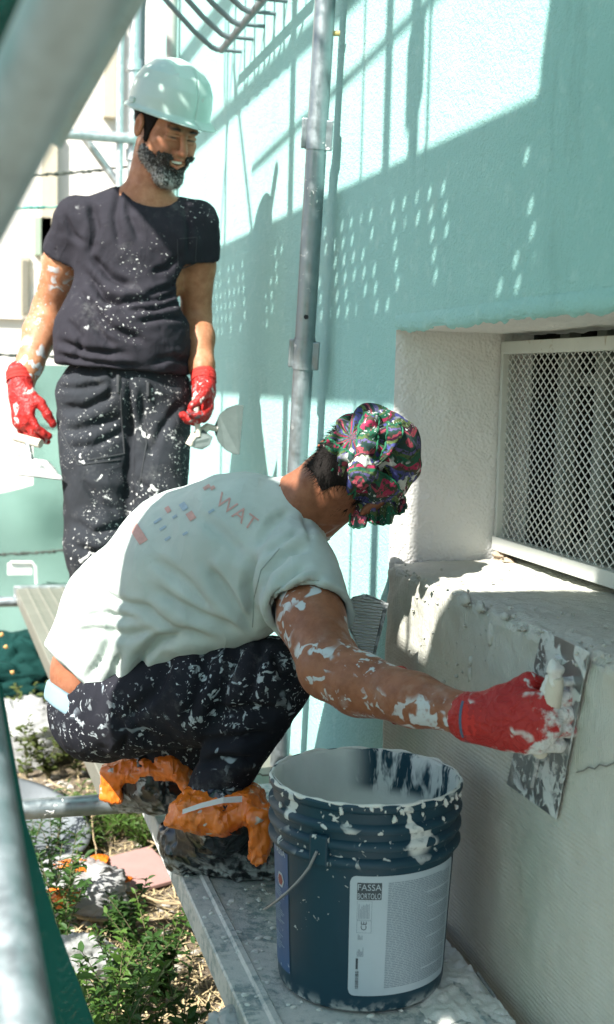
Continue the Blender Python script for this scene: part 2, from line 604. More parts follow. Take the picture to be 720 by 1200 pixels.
# the dim room behind the mesh
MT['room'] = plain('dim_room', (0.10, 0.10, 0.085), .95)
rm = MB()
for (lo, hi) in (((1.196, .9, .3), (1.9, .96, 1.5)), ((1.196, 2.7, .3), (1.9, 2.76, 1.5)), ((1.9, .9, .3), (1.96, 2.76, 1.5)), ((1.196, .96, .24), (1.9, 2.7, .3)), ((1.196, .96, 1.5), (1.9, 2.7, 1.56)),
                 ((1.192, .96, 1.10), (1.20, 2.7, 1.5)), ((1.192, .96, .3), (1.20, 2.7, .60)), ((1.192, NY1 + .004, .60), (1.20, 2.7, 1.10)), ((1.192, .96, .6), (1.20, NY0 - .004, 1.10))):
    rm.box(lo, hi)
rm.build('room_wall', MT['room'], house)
MT['sash'] = plain('old_sash_paint', (0.22, 0.23, 0.195), .7)
for (lo, hi) in (((1.22, 2.26, .60), (1.25, 2.30, 1.10)), ((1.22, 2.10, .60), (1.25, 2.17, 1.10)), ((1.22, 1.92, .6), (1.25, 1.95, 1.1)), ((1.255, 1.5, .985), (1.275, 2.5, 1.01)), ((1.255, 1.5, .62), (1.275, 2.5, .66)), ((1.22, 2.42, .6), (1.25, 2.46, 1.1)), ((1.22, 1.70, .6), (1.25, 1.76, 1.1))):
    MB().box(lo, hi, bev=.003).build('sash_bar', MT['sash'], win)
m = Mat('broken_masonry', .9)
m.color(m.mix(m.noise(60, 4), (0.22, 0.14, 0.09), (0.50, 0.42, 0.32)))
m.bump(m.noise(90, 4), .8, .006)
vv, ff = lump(.016, 5, (1.2, 1.1, .8), 14, .6)
mesh('broken_corner', vv + V3(1.118, 2.475, .622), ff, m.m, house, True)
vv, ff = lump(.011, 8, (1.2, 1.3, .8), 12, .6)
mesh('broken_corner', vv + V3(1.113, 2.435, .618), ff, m.m, house, True)

# bowed window grille high on the wall
MT['grille'] = plain('grille_paint', (0.14, 0.17, 0.18), .5, .3)
p0, p1 = on_x(262, 56, .815), on_x(345, -28, .815)
p1[2] = p0[2]
grille = MB().tube([p0 + V3(0, .03, 0), p1], .011, 10).build('window_grille', MT['grille'], house, True)
NB = 7
for k in range(NB):
    yb = on_x(260 + 12.4 * k, 53 - 12.4 * k, .815)[1]
    q = V3(.815, yb, p0[2])
    pts = [q + V3(.0, 0, .0), q + V3(-.015, 0, .0), q + V3(-.032, 0, .006), q + V3(-.048, 0, .018), q + V3(-.09, 0, .05), q + V3(-.20, 0, .155), q + V3(-.27, 0, .25), q + V3(-.29, 0, .40), q + V3(-.29, 0, .80), q + V3(-.20, 0, 1.0), q + V3(.0, 0, 1.05)]
    MB().tube(pts, .0085, 8).build('bar', MT['grille'], grille, True)
    MB().tube([q, q + V3(.07, 0, 0)], .006, 6).build('wall_pin', MT['grille'], grille, True)
MB().tube([V3(.815, p0[1] + .03, p0[2] + 1.05), V3(.815, p1[1], p0[2] + 1.05)], .011, 10).build('top_rail', MT['grille'], grille, True)

# drainpipe at the far corner
q = on_x(203, 40, .85)
dp = MB().tube([V3(.845, q[1], GZ), V3(.845, q[1], 6.0)], .022, 14).build('drainpipe', plain('drainpipe_grey', (0.30, 0.31, 0.28), .5), None, True)
tag(dp, 'thin grey drainpipe on the green wall behind the hard hat', 'pipe')

# ---------------------------------------------------------------- building behind
MT['far_wall'] = plain('whitewashed_brick', (0.74, 0.71, 0.65), .9, 0, .08, 3, .4, 30, .01)
far = empty('neighbouring_house', (1, 11, GZ), 'sunlit whitewashed house behind the far end of the scaffold', 'house')
MB().box((-8, 11, GZ - .2), (6, 16, 9)).build('wall', MT['far_wall'], far)
MT['beige'] = plain('beige_trim', (0.50, 0.45, 0.34), .9)
def far_rect(px0, py0, px1, py1, y, dep, name, mat, parent):
    a, b = at(px0, py0, 1) - c_o, at(px1, py1, 1) - c_o
    a, b = c_o + a * (y / a[1]), c_o + b * (y / b[1])
    return MB().box((min(a[0], b[0]), y - dep, min(a[2], b[2])), (max(a[0], b[0]), y + .05, max(a[2], b[2]))).build(name, mat, parent)
far_rect(121, 20, 134, 140, 11, .10, 'pilaster', MT['beige'], far)
far_rect(48, 150, 66, 330, 11, .08, 'pilaster', MT['beige'], far)
wf = far_rect(23, 300, 34, 370, 11, .03, 'window', MT['beige'], far)
far_rect(26, 305, 33, 368, 10.99, .03, 'pane', plain('old_pane', (0.20, 0.19, 0.15), .3), wf)
far_rect(-20, 372, 140, 378, 11, .05, 'string_course', MT['far_wall'], far)
# green shutter panel
far_rect(40, 255, 60, 300, 10.98, .06, 'shutter', plain('green_shutter', (0.32, 0.40, 0.30), .8), far)

# ---------------------------------------------------------------- netting
def net_mat(name, c, open_=0.25, trans=0.45):
    m = Mat(name, 0.8, spec=0.2)
    t = m.t
    w1 = m.wave(260, 1.0, 1, 1, dirn='Z')
    w2 = m.wave(260, 1.0, 1, 1, dirn='Y')
    w3 = m.wave(260, 1.0, 1, 1, dirn='X')
    g = m.math('MULTIPLY', w1, m.math('MULTIPLY', w2, w3))
    col = m.mix(m.noise(6, 3), tuple(x * .75 for x in c), tuple(min(1, x * 1.25) for x in c))
    col = m.mix(m.ramp(w1, .2, .8), col, tuple(x * .6 for x in c))
    m.color(col)
    m.bump(w1, .4, .002)
    tr = t.nodes.new('ShaderNodeBsdfTranslucent')
    m.val(tr.inputs['Color'], col)
    mx = t.nodes.new('ShaderNodeMixShader')
    mx.inputs[0].default_value = trans
    m.link(m.b.outputs[0], mx.inputs[1])
    m.link(tr.outputs[0], mx.inputs[2])
    out = t.nodes['Material Output']
    if open_:
        tp = t.nodes.new('ShaderNodeBsdfTransparent')
        m2 = t.nodes.new('ShaderNodeMixShader')
        m.val(m2.inputs[0], m.ramp(g, .45, .6, 0.0, open_))
        m.link(mx.outputs[0], m2.inputs[1])
        m.link(tp.outputs[0], m2.inputs[2])
        m.link(m2.outputs[0], out.inputs['Surface'])
    else:
        m.link(mx.outputs[0], out.inputs['Surface'])
    return m.m
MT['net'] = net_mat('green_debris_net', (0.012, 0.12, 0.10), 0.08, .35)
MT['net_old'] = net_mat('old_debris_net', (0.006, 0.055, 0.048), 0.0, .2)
MT['net_fill'] = net_mat('fill_light_net', (0.13, 0.37, 0.335), 0.10, .62)  # brighter copy of the net colour, added to throw green fill light
MT['net_pale'] = net_mat('pale_green_sheet', (0.30, 0.50, 0.44), 0.0, .5)

# tall net on the outer side of the scaffold beside the viewer (out of view; outline shaped to place the shade)
NX = -0.47
def net_edge(z):
    return np.interp(z, [-.4, 1.85, 2.05, 2.10, 2.16, 2.26, 2.45, 2.62, 3.17, 4.2], [1.92, 1.85, 1.72, 1.66, 1.22, 1.17, 1.0, .84, .85, .6])
def f_net(U, W_):
    Zc = GZ + .05 + W_ * 4.3
    e = net_edge(Zc)
    Y = -1.2 + U * (e + 1.2)
    X = NX - .02 + 0.03 * np.sin(Y * 7 + Zc * 1.3) + 0.012 * np.sin(Y * 23 + 2 * Zc)
    P = np.stack([X, Y, Zc], -1)
    return P
net1 = grid_obj('debris_net', f_net, 90, 110, MT['net_fill'], None)
import bmesh
bm = bmesh.new()
bm.from_mesh(net1.data)
bmesh.ops.delete(bm, geom=[q for q in bm.faces if q.calc_center_median().y < .86 and q.calc_center_median().z < 1.45 + .04 * sin(q.calc_center_median().y * 9)], context='FACES')
bm.to_mesh(net1.data)
bm.free()
tag(net1, 'unseen green debris net on the outer scaffold side, shaped to cast shade and green fill', 'net')

# low net bulging below the handrail at the near corner
def f_net2(U, W_):
    a = [at(-60 + 10 * t, 860 + 8 * t, 1.55 - .004 * t) for t in range(2)]
    pxr = np.interp(W_, [0, .25, .6, 1], [2, 30, 66, 122])
    pyr = np.interp(W_, [0, .25, .6, 1], [800, 960, 1080, 1230])
    px = -90 + U * (pxr + 90)
    d = 1.62 - .10 * U + .02 * np.sin(U * 9 + W_ * 5) + .03 * W_
    q = c_f + c_r * ((px - 360) / FPX)[..., None] - c_u * ((pyr - 600) / FPX)[..., None]
    return c_o + q * d[..., None]
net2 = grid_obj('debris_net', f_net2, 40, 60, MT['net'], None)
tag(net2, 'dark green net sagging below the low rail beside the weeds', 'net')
def f_net3(U, W_):
    px = -60 + U * (np.interp(W_, [0, 1], [42, 2]) + 60)
    py = -40 + W_ * 230
    d = 1.05 + .03 * np.sin(W_ * 7 + U * 5)
    q = c_f + c_r * ((px - 360) / FPX)[..., None] - c_u * ((py - 600) / FPX)[..., None]
    return c_o + q * d[..., None]
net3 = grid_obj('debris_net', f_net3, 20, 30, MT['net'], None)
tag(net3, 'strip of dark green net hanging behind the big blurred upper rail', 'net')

# pale green sheet closing the far end of the scaffold
def f_sheet(U, W_):
    z = GZ + .03 + W_ * 1.45
    x0 = np.interp(z, [-.5, .40, .46, 1.1], [.12, .13, .365, .375])
    X = x0 + U * (0.86 - x0)
    Y = 6.25 + .05 * np.sin(X * 11 + z * 4) + .03 * np.sin(X * 5 - z * 9)
    return np.stack([X, Y, z], -1)
sh = grid_obj('sheet', f_sheet, 60, 80, MT['net_pale'], None)
tag(sh, 'pale green sheet hung across the far end of the scaffold', 'sheet')

# ---------------------------------------------------------------- scaffold
scaf = empty('scaffold', (0.0, 3.0, GZ), 'galvanized tube scaffold standing along the house wall', 'scaffold')
TR = 0.0242
def tube(name, p, q, r=TR, mat='steel', parent=scaf, n=20):
    return MB().tube([p, q], r, n).build(name, MT[mat], parent, True)
# inner standard close to the wall, leaning a little
pa, pb = at(376, 90, 2.97), at(349, 540, 3.14)
dr = unit(pa - pb)
def pole_z(z):
    return pb + dr * ((z - pb[2]) / dr[2])
std = tube('standard', pole_z(GZ - .01), pole_z(4.2), mat='steel_paint', n=28)
for (py_px, s) in ((160, 1), (415, 1)):
    p = pole_z(at(369, py_px, 3.02)[2])
    mb = MB()
    mb.tube([p - dr * .035, p + dr * .035], TR + .003, 24)
    o = mb.build('coupler', MT['steel_paint'], std, True)
    mb = MB()
    for sx in (1, -1):
        q = p + (c_r0 * .026 * sx) - c_f * .006 * sx + dr * (-.004 * sx)
        R = np.stack([c_r0, np.cross(dr, c_r0), dr], 1)
        mb.box((-.011, -.012, -.034), (.011, .012, .034), R, q, bev=.003)
    mb.build('lug', MT['steel_paint'], o)
q = pole_z(at(367, 372, 3.02)[2])
MB().tube([q - c_f * (TR - .004), q - c_f * (TR + .0012)], .0058, 12).build('pin_hole', plain('hole_black', (0.01, 0.01, 0.01)), std)
q = pole_z(at(371, 396, 3.02)[2])
MB().tube([q - dr * .002, q + dr * .002], TR + .0012, 24).build('joint_ring', MT['steel_dark'], std, True)
q = pole_z(at(379, 48, 3.02)[2])
MB().tube([q + c_r0 * TR * .9, q + c_r0 * (TR + .014)], .006, 10).build('wedge', plain('rusty_wedge', (0.42, 0.33, 0.12), .7), std)
# transom carrying the decks
TY = 3.0
tz = -0.0275
tube('transom', V3(-.5, TY, tz - .012), V3(.86, TY, tz - .012), mat='steel_paint')
tube('transom', V3(-.5, .62, tz - .03), V3(.85, .62, tz - .03))
tube('transom', V3(-.5, 5.96, tz - .03), V3(.85, 5.96, tz - .03))
# near hand rail, high and out of focus, and low ledger
g0, g1 = at(-4, 190, .76), at(96, -15, .66)
dg = unit(g1 - g0)
hr = tube('handrail', g0 - dg * .9, g1 + dg * .35, mat='steel_matte', n=32)
l0, l1 = at(-16, 905, 1.25), at(30, 1225, 1.0)
dl = unit(l1 - l0)
tube('ledger', l0 - dl * .5, l1 + dl * .25, mat='steel_dark', n=32)
# steel toe board strip beyond the hand rail
e0, e1 = at(70, 170, 1.22), at(178, -22, .98)
de = unit(e1 - e0)
nn = unit(np.cross(de, c_f))
side = -c_r0 * .9 + c_u0 * .3
side = unit(side - de * (side @ de))
nrm = unit(np.cross(de, side))
tb = MB()
R = np.stack([de, side, nrm], 1)
L = np.linalg.norm(e1 - e0)
tb.box((0, 0, 0), (L + .3, .055, .003), R, e0)
tb.box((0, -.003, -.012), (L + .3, 0, .003), R, e0)
tbo = tb.build('toe_board', MT['steel'], scaf)
for k in range(9):
    c = e0 + de * (.02 + .045 * k) + side * .018 + nrm * -.0006
    MB().tube([c, c - nrm * .001], .0035, 10).build('hole', plain('hole_light_%d' % k, (0.8, 0.82, 0.8)) if k == 0 else bpy.data.materials['hole_light_0'], tbo)
# end frame at the far end
ef = 6.02
def at_y(px, py, y):
    q = at(px, py, 1) - c_o
    return c_o + q * (y / q[1])
x1, x2, x3 = at_y(157, 100, ef)[0], at_y(141, 100, ef)[0], at_y(168, 100, ef)[0]
tube('standard', V3(x1, ef, GZ), V3(x1, ef, 4.2), .026)
tube('standard', V3(x2, ef - .02, GZ), V3(x2 - .005, ef - .02, 4.2), .017)
tube('standard', V3(x3, ef + .1, GZ), V3(x3, ef + .1, 4.2), .022, 'steel_dark')
zz_ = at_y(110, 161, ef)[2]
tube('transom', V3(-.5, ef - .04, zz_), V3(x1, ef - .04, zz_), .024)
a_, b_ = at_y(100, 160, ef), at_y(134, 205, ef)
tube('brace', a_ + V3(0, .03, 0), b_ + V3(.05, .03, -.07), .018)
zz_ = at_y(150, 180, ef)[2]
tube('coupler', V3(x1, ef, zz_ - .03), V3(x1, ef, zz_ + .02), .036)
tube('coupler', V3(x1, ef, zz_ + .37), V3(x1, ef, zz_ + .42), .036)
# outer row of standards, rails and braces: they cast the stripes on the wall
BX = SUN[0]
def back(y, z, x=-.45):                  # point of the outer row whose shadow falls on the wall at y, z
    t = (WX - x) / SUN[0]
    return V3(x, y - SUN[1] * t, z - SUN[2] * t)
for (y, r) in ((2.62, .020), (2.455, TR), (3.42, TR)):
    b0 = back(y, 1.5)
    tube('standard', V3(-.45, b0[1], GZ), V3(-.45, b0[1], 4.6), r)
b0 = back(2.455, 1.60)
for k in (0,):
    MB().tube([V3(-.45, b0[1], b0[2] - .07), V3(-.45, b0[1], b0[2] + .07)], .042, 14).build('coupler', MT['steel'], scaf, True)
for (ya, za, yb, zb, r) in ((5.6, 1.86, 1.2, 1.86, .022), (5.6, 2.23, 2.0, 2.23, .026), (4.4, 1.36, 4.05, 2.6, .008), (4.2, 2.0, 3.75, 1.2, .010), (3.9, 1.62, 2.2, 1.72, .010)):
    tube('ledger' if za == zb else 'brace', back(ya, za), back(yb, zb), r, n=12)
MB().box((-.475, 1.335, 2.36), (-.465, 1.425, 2.95), bev=.002).build('shade_plate', MT['steel'], scaf)  # unseen plate added to keep sun off the deep part of the reveal
for (y, r) in ((2.80, .006), (2.385, .007), (4.30, .012)):
    b0 = back(y, 1.5)
    tube('tie_rope', V3(-.43, b0[1], 1.0), V3(-.43, b0[1] + .01, 4.4), r, n=8)

# ---------------------------------------------------------------- decks
m = Mat('splashed_deck', 0.6)
a = m.noise(5, 5, .65)
b = m.noise(55, 4, .7)
pl = m.ramp(m.math('ADD', m.math('MULTIPLY', a, .6), m.math('MULTIPLY', b, .45)), .42, .56)
col = m.mix(pl, m.mix(m.noise(30, 3), (0.20, 0.27, 0.27), (0.34, 0.41, 0.41)), m.mix(b, (0.40, 0.41, 0.38), (0.60, 0.60, 0.56)))
m.color(col)
m.val(m.b.inputs['Metallic'], m.ramp(pl, 0, 1, .55, 0))
m.bump(pl, .5, .002)
m.bump(m.noise(130, 4, .7), .6, .003)
MT['deck'] = m.m
m = Mat('worn_alu_deck', 0.55)
a = m.noise(4, 5, .65)
m.color(m.mix(a, (0.13, 0.13, 0.105), (0.24, 0.235, 0.19)))
m.val(m.b.inputs['Metallic'], .3)
m.bump(m.noise(200, 3), .4, .002)
MT['deck2'] = m.m

def deck(name, prof, y0, y1, mat, label, thick=.004, rot=0.0, piv=None, n=2, jitter=0):
    """steel plank: an open profile (x, z) swept along y with thickness"""
    pr = np.array(prof, float)
    d = np.gradient(pr, axis=0)
    nrm = np.stack([d[:, 1], -d[:, 0]], 1)
    nrm /= np.linalg.norm(nrm, axis=1)[:, None] + 1e-9
    inn = pr + nrm * thick
    ring = np.concatenate([pr, inn[::-1]])
    k = len(ring)
    vv, ff = [], []
    ys = np.linspace(y0, y1, n)
    for y in ys:
        for (x, z) in ring:
            vv.append((x, y, z))
    vv = np.array(vv)
    if rot:
        c = np.array(piv)
        R = np.array([[cos(rot), -sin(rot)], [sin(rot), cos(rot)]])
        vv[:, :2] = (vv[:, :2] - c) @ R.T + c
    for i in range(n - 1):
        for j in range(k):
            ff.append([i * k + j, i * k + (j + 1) % k, (i + 1) * k + (j + 1) % k, (i + 1) * k + j])
    ff.append(list(range(k))[::-1])
    ff.append([(n - 1) * k + j for j in range(k)])
    return mesh(name, vv, ff, mat)
def plank_profile(x0, x1, h=.052, rib=.006, ribs=(.045,), lip=.014):
    p = [(x0 + lip, -h), (x0, -h), (x0, -.003), (x0 + .003, 0)]
    rr = sorted(list(x0 + r for r in ribs) + list(x1 - r for r in ribs))
    for c in rr:
        p += [(c - .009, 0), (c - .005, rib), (c + .005, rib), (c + .009, 0)]
    p += [(x1 - .003, 0), (x1, -.003), (x1, -h), (x1 - lip, -h)]
    return p
DX0, DX1 = .430, .838
dk = empty('scaffold_deck', (.634, 1.8, -.05), 'plaster-spattered steel plank deck under the bucket and the crouching worker', 'deck')
o = deck('plank_sheet', plank_profile(DX0, DX1), .50, 2.96, MT['deck'], '')
adopt(o, dk)
# dried mortar on the deck
mb = MB()
rs = np.random.default_rng(5)
for k in range(900):
    x = rs.uniform(DX0 + .01, DX1 - .005)
    y = rs.uniform(1.5, 2.9)
    if rs.random() < .5:
        x = DX1 - abs(rs.normal(0, .05)) - .004
        if x < DX0:
            continue
    r = rs.uniform(.0015, .005) * (1.6 if rs.random() < .08 else 1)
    vv, ff = lump(r, k % 60, (1.5, 1.3, .6), 6)
    mb.add(vv + V3(x, y, .001), ff)
o = mb.build('mortar_crumbs', MT['lump'], dk, True)
o['kind'] = 'stuff'
def f_mound(U, W_):
    X = .70 + U * (DX1 - .70 - .001)
    Y = 1.35 + W_ * 1.1
    P = np.stack([X, Y, 0 * X], -1)
    e = np.clip(np.minimum(np.minimum(U * 5, 1), np.minimum(W_ * 6, (1 - W_) * 6)), 0, 1)
    P[..., 2] = -.002 + e * (.007 + .006 * fbm(P, 22, 3, 21) + .003 * fbm(P, 90, 2, 3))
    return P
grid_obj('mortar_crust', f_mound, 50, 180, MT['lump'], dk)
MB().tube([V3(.829, 1.80, .012), V3(.834, 1.88, .012)], .003, 8).build('wire_scrap', MT['steel_dark'], dk)
# hooks at the far end
for x in (DX0 + .05, DX1 - .05):
    MB().box((x - .02, 2.955, -.03), (x + .02, 3.03, -.006), bev=.003).build('hook', MT['steel'], dk)

d2 = empty('scaffold_deck', (.45, 4.5, -.05), 'worn ribbed plank deck under the standing worker', 'deck')
px0 = .275
o = deck('plank_sheet', plank_profile(px0, px0 + .36, .06, .004, (.05, .10, .15)), 3.03, 5.97, MT['deck2'], '', rot=radians(1.4), piv=(px0, 5.97))
adopt(o, d2)
o = deck('plank_sheet', plank_profile(px0 + .366, px0 + .366 + .17, .06, .004, (.04,)), 3.03, 5.97, MT['deck2'], '', rot=radians(1.0), piv=(px0 + .36, 5.97))
adopt(o, d2)
# end stop and handle of the far deck
MB().box((px0 - .01, 5.97, -.05), (px0 + .55, 6.0, .012), bev=.004).build('end_cap', MT['steel'], d2)
pc = [at_y(12, 659, 6.0), at_y(38, 659, 6.0), at_y(42, 664, 6.0), at_y(43, 684, 6.0)]
MB().tube(pc, .007, 8).build('lifting_handle', plain('pale_handle', (0.62, 0.62, 0.58), .5), d2, True)
MB().box((at_y(9, 657, 6.02)[0], 6.01, at_y(9, 674, 6.02)[2]), (at_y(38, 657, 6.02)[0], 6.03, at_y(9, 660, 6.02)[2]), bev=.003).build('label_plate', plain('pale_plate', (0.66, 0.67, 0.64), .6), d2)

# upper deck with rows of drain holes (its shade lies as a dotted band on the wall)
UZ = 2.62
ux0, ux1 = WX - (UZ - .985) / 1.24, WX - (UZ - 1.43) / 1.24
up = empty('scaffold_deck', ((ux0 + ux1) / 2, 2.0, UZ), 'perforated steel plank deck of the lift above', 'deck')
xe = [ux0]
for k in range(7):
    c = ux0 + (ux1 - ux0) * (.36 + .54 * k / 6)
    xe += [c - .0052, c + .0052]
xe.append(ux1)
ye = [-.6]
y = -.55
while y < 5.2:
    ye += [y, y + .012]
    y += .036
ye.append(5.3)
vv, ff = [], []
nx_, ny_ = len(xe), len(ye)
for x in xe:
    for y in ye:
        vv.append((x, y, UZ))
rs = np.random.default_rng(2)
for i in range(nx_ - 1):
    for j in range(ny_ - 1):
        bay = (ye[j] % 1.3)
        if i % 2 == 1 and j % 2 == 1 and (j // 2 + i // 2) % 2 == 0 and .12 < bay < 1.15 and rs.random() < .8:
            continue
        ff.append([i * ny_ + j, (i + 1) * ny_ + j, (i + 1) * ny_ + j + 1, i * ny_ + j + 1])
o = mesh('plank_sheet', vv, ff, MT['steel'], up)
MB().box((ux0 - .004, -.6, UZ - .05), (ux0, 5.3, UZ)).build('flange', MT['steel'], up)
MB().box((ux1, -.6, UZ - .05), (ux1 + .004, 5.3, UZ)).build('flange', MT['steel'], up)
for y in (.6, 3.0, 5.0):
    tube('transom', V3(-.5, y, UZ - .08), V3(.1, y, UZ - .08))

# ropes strung across the far end
MT['rope'] = plain('dark_rope', (0.05, 0.06, 0.05), .9)
for i, (pa_, pb_, lab) in enumerate((((-40, 203), (135, 197), 'dark knotted wire across the whitewashed house, the upper one'), ((-40, 240), (125, 237), 'green cord across the whitewashed house below the dark wire'),
                      ((-40, 412), (140, 415), 'dark wire crossing behind the bare forearm'), ((-30, 650), (150, 634), 'dark rope strung across the pale green sheet'))):
    yy = 6.12
    a_, b_ = at_y(*pa_, yy), at_y(*pb_, yy)
    pts = [a_ + (b_ - a_) * t + V3(0, 0, -.03 * 4 * t * (1 - t) * .6 + .003 * sin(t * 60)) for t in np.linspace(0, 1, 40)]
    b_x = pts[-1]
    mb = MB().tube(pts + [V3(x1, ef, b_x[2])], .006 if i != 1 else .005, 6)
    rr = np.random.default_rng(i)
    for t in rr.uniform(.05, .95, 26):
        p = a_ + (b_ - a_) * t + V3(0, 0, -.03 * 4 * t * (1 - t) * .6)
        vv, ff = lump(.009, int(t * 50), (1.4, 1, 1), 6)
        mb.add(vv + p, ff)
    o = mb.build('rope', MT['rope'] if i != 1 else plain('green_cord', (0.10, 0.30, 0.26)), None, True)
    tag(o, lab, 'rope')
# ================================================================== SCULPTING
class Vol:
    """signed distance volume on a rectilinear grid, meshed with surface nets"""
    def __init__(s, lo, hi, h, fine=None, hf=None):
        ax = []
        for k in range(3):
            a = np.arange(lo[k], hi[k] + h, h)
            if fine is not None:
                f0, f1 = fine[0][k], fine[1][k]
                a = np.concatenate([np.arange(lo[k], f0, h), np.arange(f0, f1, hf), np.arange(f1, hi[k] + h, h)])
            ax.append(a)
        s.ax = ax
        s.v = np.full([len(a) for a in ax], 0.5, np.float32)
    def sub(s, lo, hi):
        sl = []
        for k in range(3):
            i0 = max(0, np.searchsorted(s.ax[k], lo[k]) - 1)
            i1 = min(len(s.ax[k]), np.searchsorted(s.ax[k], hi[k]) + 1)
            sl.append(slice(i0, max(i1, i0)))
        sl = tuple(sl)
        g = np.meshgrid(*[s.ax[k][sl[k]] for k in range(3)], indexing='ij')
        return sl, np.stack(g, -1).astype(np.float32)
    def add(s, prim, k=0.01, mode='+', grow=0.0):
        fn, lo, hi = prim
        pad = max(k, 0.004) * 1.6 + 0.03 + max(0, grow)
        sl, P = s.sub(lo - pad, hi + pad)
        if P.size == 0:
            return s
        d = (fn(P) - grow).astype(np.float32)
        a = s.v[sl]
        if mode == '+':
            h = np.clip(0.5 + 0.5 * (a - d) / k, 0, 1)
            s.v[sl] = a * (1 - h) + d * h - k * h * (1 - h)
        elif mode == '-':
            h = np.clip(0.5 - 0.5 * (a + d) / k, 0, 1)
            s.v[sl] = a * (1 - h) - d * h + k * h * (1 - h)
        return s
    def cut(s, p, n, k=0.004):            # remove the half space on the side n points to
        g = np.meshgrid(*s.ax, indexing='ij', sparse=True)
        n = unit(n)
        d = ((g[0] - p[0]) * n[0] + (g[1] - p[1]) * n[1] + (g[2] - p[2]) * n[2]).astype(np.float32)
        h = np.clip(0.5 - 0.5 * (s.v - d) / k, 0, 1)
        s.v = s.v * (1 - h) + d * h + k * h * (1 - h)
        return s
    def mesh(s, smooth=1):
        v = s.v
        ins = v < 0
        nx, ny, nz = v.shape
        cnt = np.zeros((nx - 1, ny - 1, nz - 1), np.int8)
        for a in (0, 1):
            for b in (0, 1):
                for c in (0, 1):
                    cnt += ins[a:nx - 1 + a, b:ny - 1 + b, c:nz - 1 + c]
        act = (cnt > 0) & (cnt < 8)
        I = np.argwhere(act)
        idm = np.full(act.shape, -1, np.int32)
        idm[act] = np.arange(len(I))
        acc = np.zeros((len(I), 3))
        num = np.zeros(len(I))
        corners = [(a, b, c) for a in (0, 1) for b in (0, 1) for c in (0, 1)]
        for e0 in corners:
            for axn in range(3):
                if e0[axn] == 1:
                    continue
                e1 = list(e0)
                e1[axn] = 1
                v0 = v[I[:, 0] + e0[0], I[:, 1] + e0[1], I[:, 2] + e0[2]].astype(float)
                v1 = v[I[:, 0] + e1[0], I[:, 1] + e1[1], I[:, 2] + e1[2]].astype(float)
                m_ = (v0 < 0) != (v1 < 0)
                t = np.where(m_, v0 / np.where(m_, v0 - v1, 1), 0)
                p = np.stack([s.ax[k][I[:, k] + e0[k]] for k in range(3)], 1)
                p1 = s.ax[axn][I[:, axn] + 1]
                p[:, axn] += t * (p1 - p[:, axn])
                acc[m_] += p[m_]
                num[m_] += 1
        V = acc / np.maximum(num, 1)[:, None]
        Q = []
        for axn in range(3):
            o1, o2 = (axn + 1) % 3, (axn + 2) % 3
            sl0 = [slice(1, -1)] * 3
            sl1 = [slice(1, -1)] * 3
            sl0[axn] = slice(0, -1)
            sl1[axn] = slice(1, None)
            a, b = ins[tuple(sl0)], ins[tuple(sl1)]
            E_ = np.argwhere(a != b)
            if len(E_) == 0:
                continue
            sg = a[tuple(E_.T)]
            base = E_.copy()
            for k in range(3):
                if k != axn:
                    base[:, k] += 1
            def cell(d1, d2):
                q = base.copy()
                q[:, o1] += d1
                q[:, o2] += d2
                return idm[q[:, 0], q[:, 1], q[:, 2]]
            q = np.stack([cell(-1, -1), cell(0, -1), cell(0, 0), cell(-1, 0)], 1)
            q[~sg] = q[~sg][:, ::-1]
            Q.append(q)
        Q = np.concatenate(Q)
        for _ in range(smooth):
            V = relax(V, Q, .5)
        return V, Q

def relax(V, Q, w=.5):
    acc = np.zeros_like(V)
    n = np.zeros(len(V))
    for k in range(4):
        a, b = Q[:, k], Q[:, (k + 1) % 4]
        for c in range(3):
            acc[:, c] += np.bincount(a, V[b, c], len(V)) + np.bincount(b, V[a, c], len(V))
        n += np.bincount(a, minlength=len(V)) + np.bincount(b, minlength=len(V))
    return V * (1 - w) + w * acc / np.maximum(n, 1)[:, None]

def normals(V, Q):
    n = np.cross(V[Q[:, 2]] - V[Q[:, 0]], V[Q[:, 3]] - V[Q[:, 1]])
    acc = np.zeros_like(V)
    for k in range(4):
        for c in range(3):
            acc[:, c] += np.bincount(Q[:, k], n[:, c], len(V))
    return acc / (np.linalg.norm(acc, axis=1)[:, None] + 1e-12)

def cap(a, b, ra, rb=None, n=None, s=1.0):
    """tapered capsule; optional stretch s of its section along n"""
    a, b = np.asarray(a, float), np.asarray(b, float)
    rb = ra if rb is None else rb
    ab = b - a
    L2 = max(ab @ ab, 1e-9)
    nn_ = None if n is None else unit(n)
    def fn(P):
        q = P - a.astype(np.float32)
        t = np.clip((q @ ab.astype(np.float32)) / L2, 0, 1)
        w = q - t[..., None] * ab.astype(np.float32)
        if nn_ is not None:
            c = w @ nn_.astype(np.float32)
            w = w + (c * (1 / s - 1))[..., None] * nn_.astype(np.float32)
        return np.sqrt((w * w).sum(-1)) - (ra + (rb - ra) * t)
    R = max(ra, rb) * max(1, s)
    return fn, np.minimum(a, b) - R, np.maximum(a, b) + R

def ell(c, r, R=None):
    c = np.asarray(c, float)
    r = np.asarray(r, float)
    R = np.eye(3) if R is None else np.asarray(R, float)
    def fn(P):
        q = (P - c.astype(np.float32)) @ R.astype(np.float32)
        k0 = np.sqrt(((q / r) ** 2).sum(-1)) + 1e-6
        k1 = np.sqrt(((q / (r * r)) ** 2).sum(-1)) + 1e-6
        return k0 * (k0 - 1) / k1
    m_ = r.max()
    return fn, c - m_, c + m_

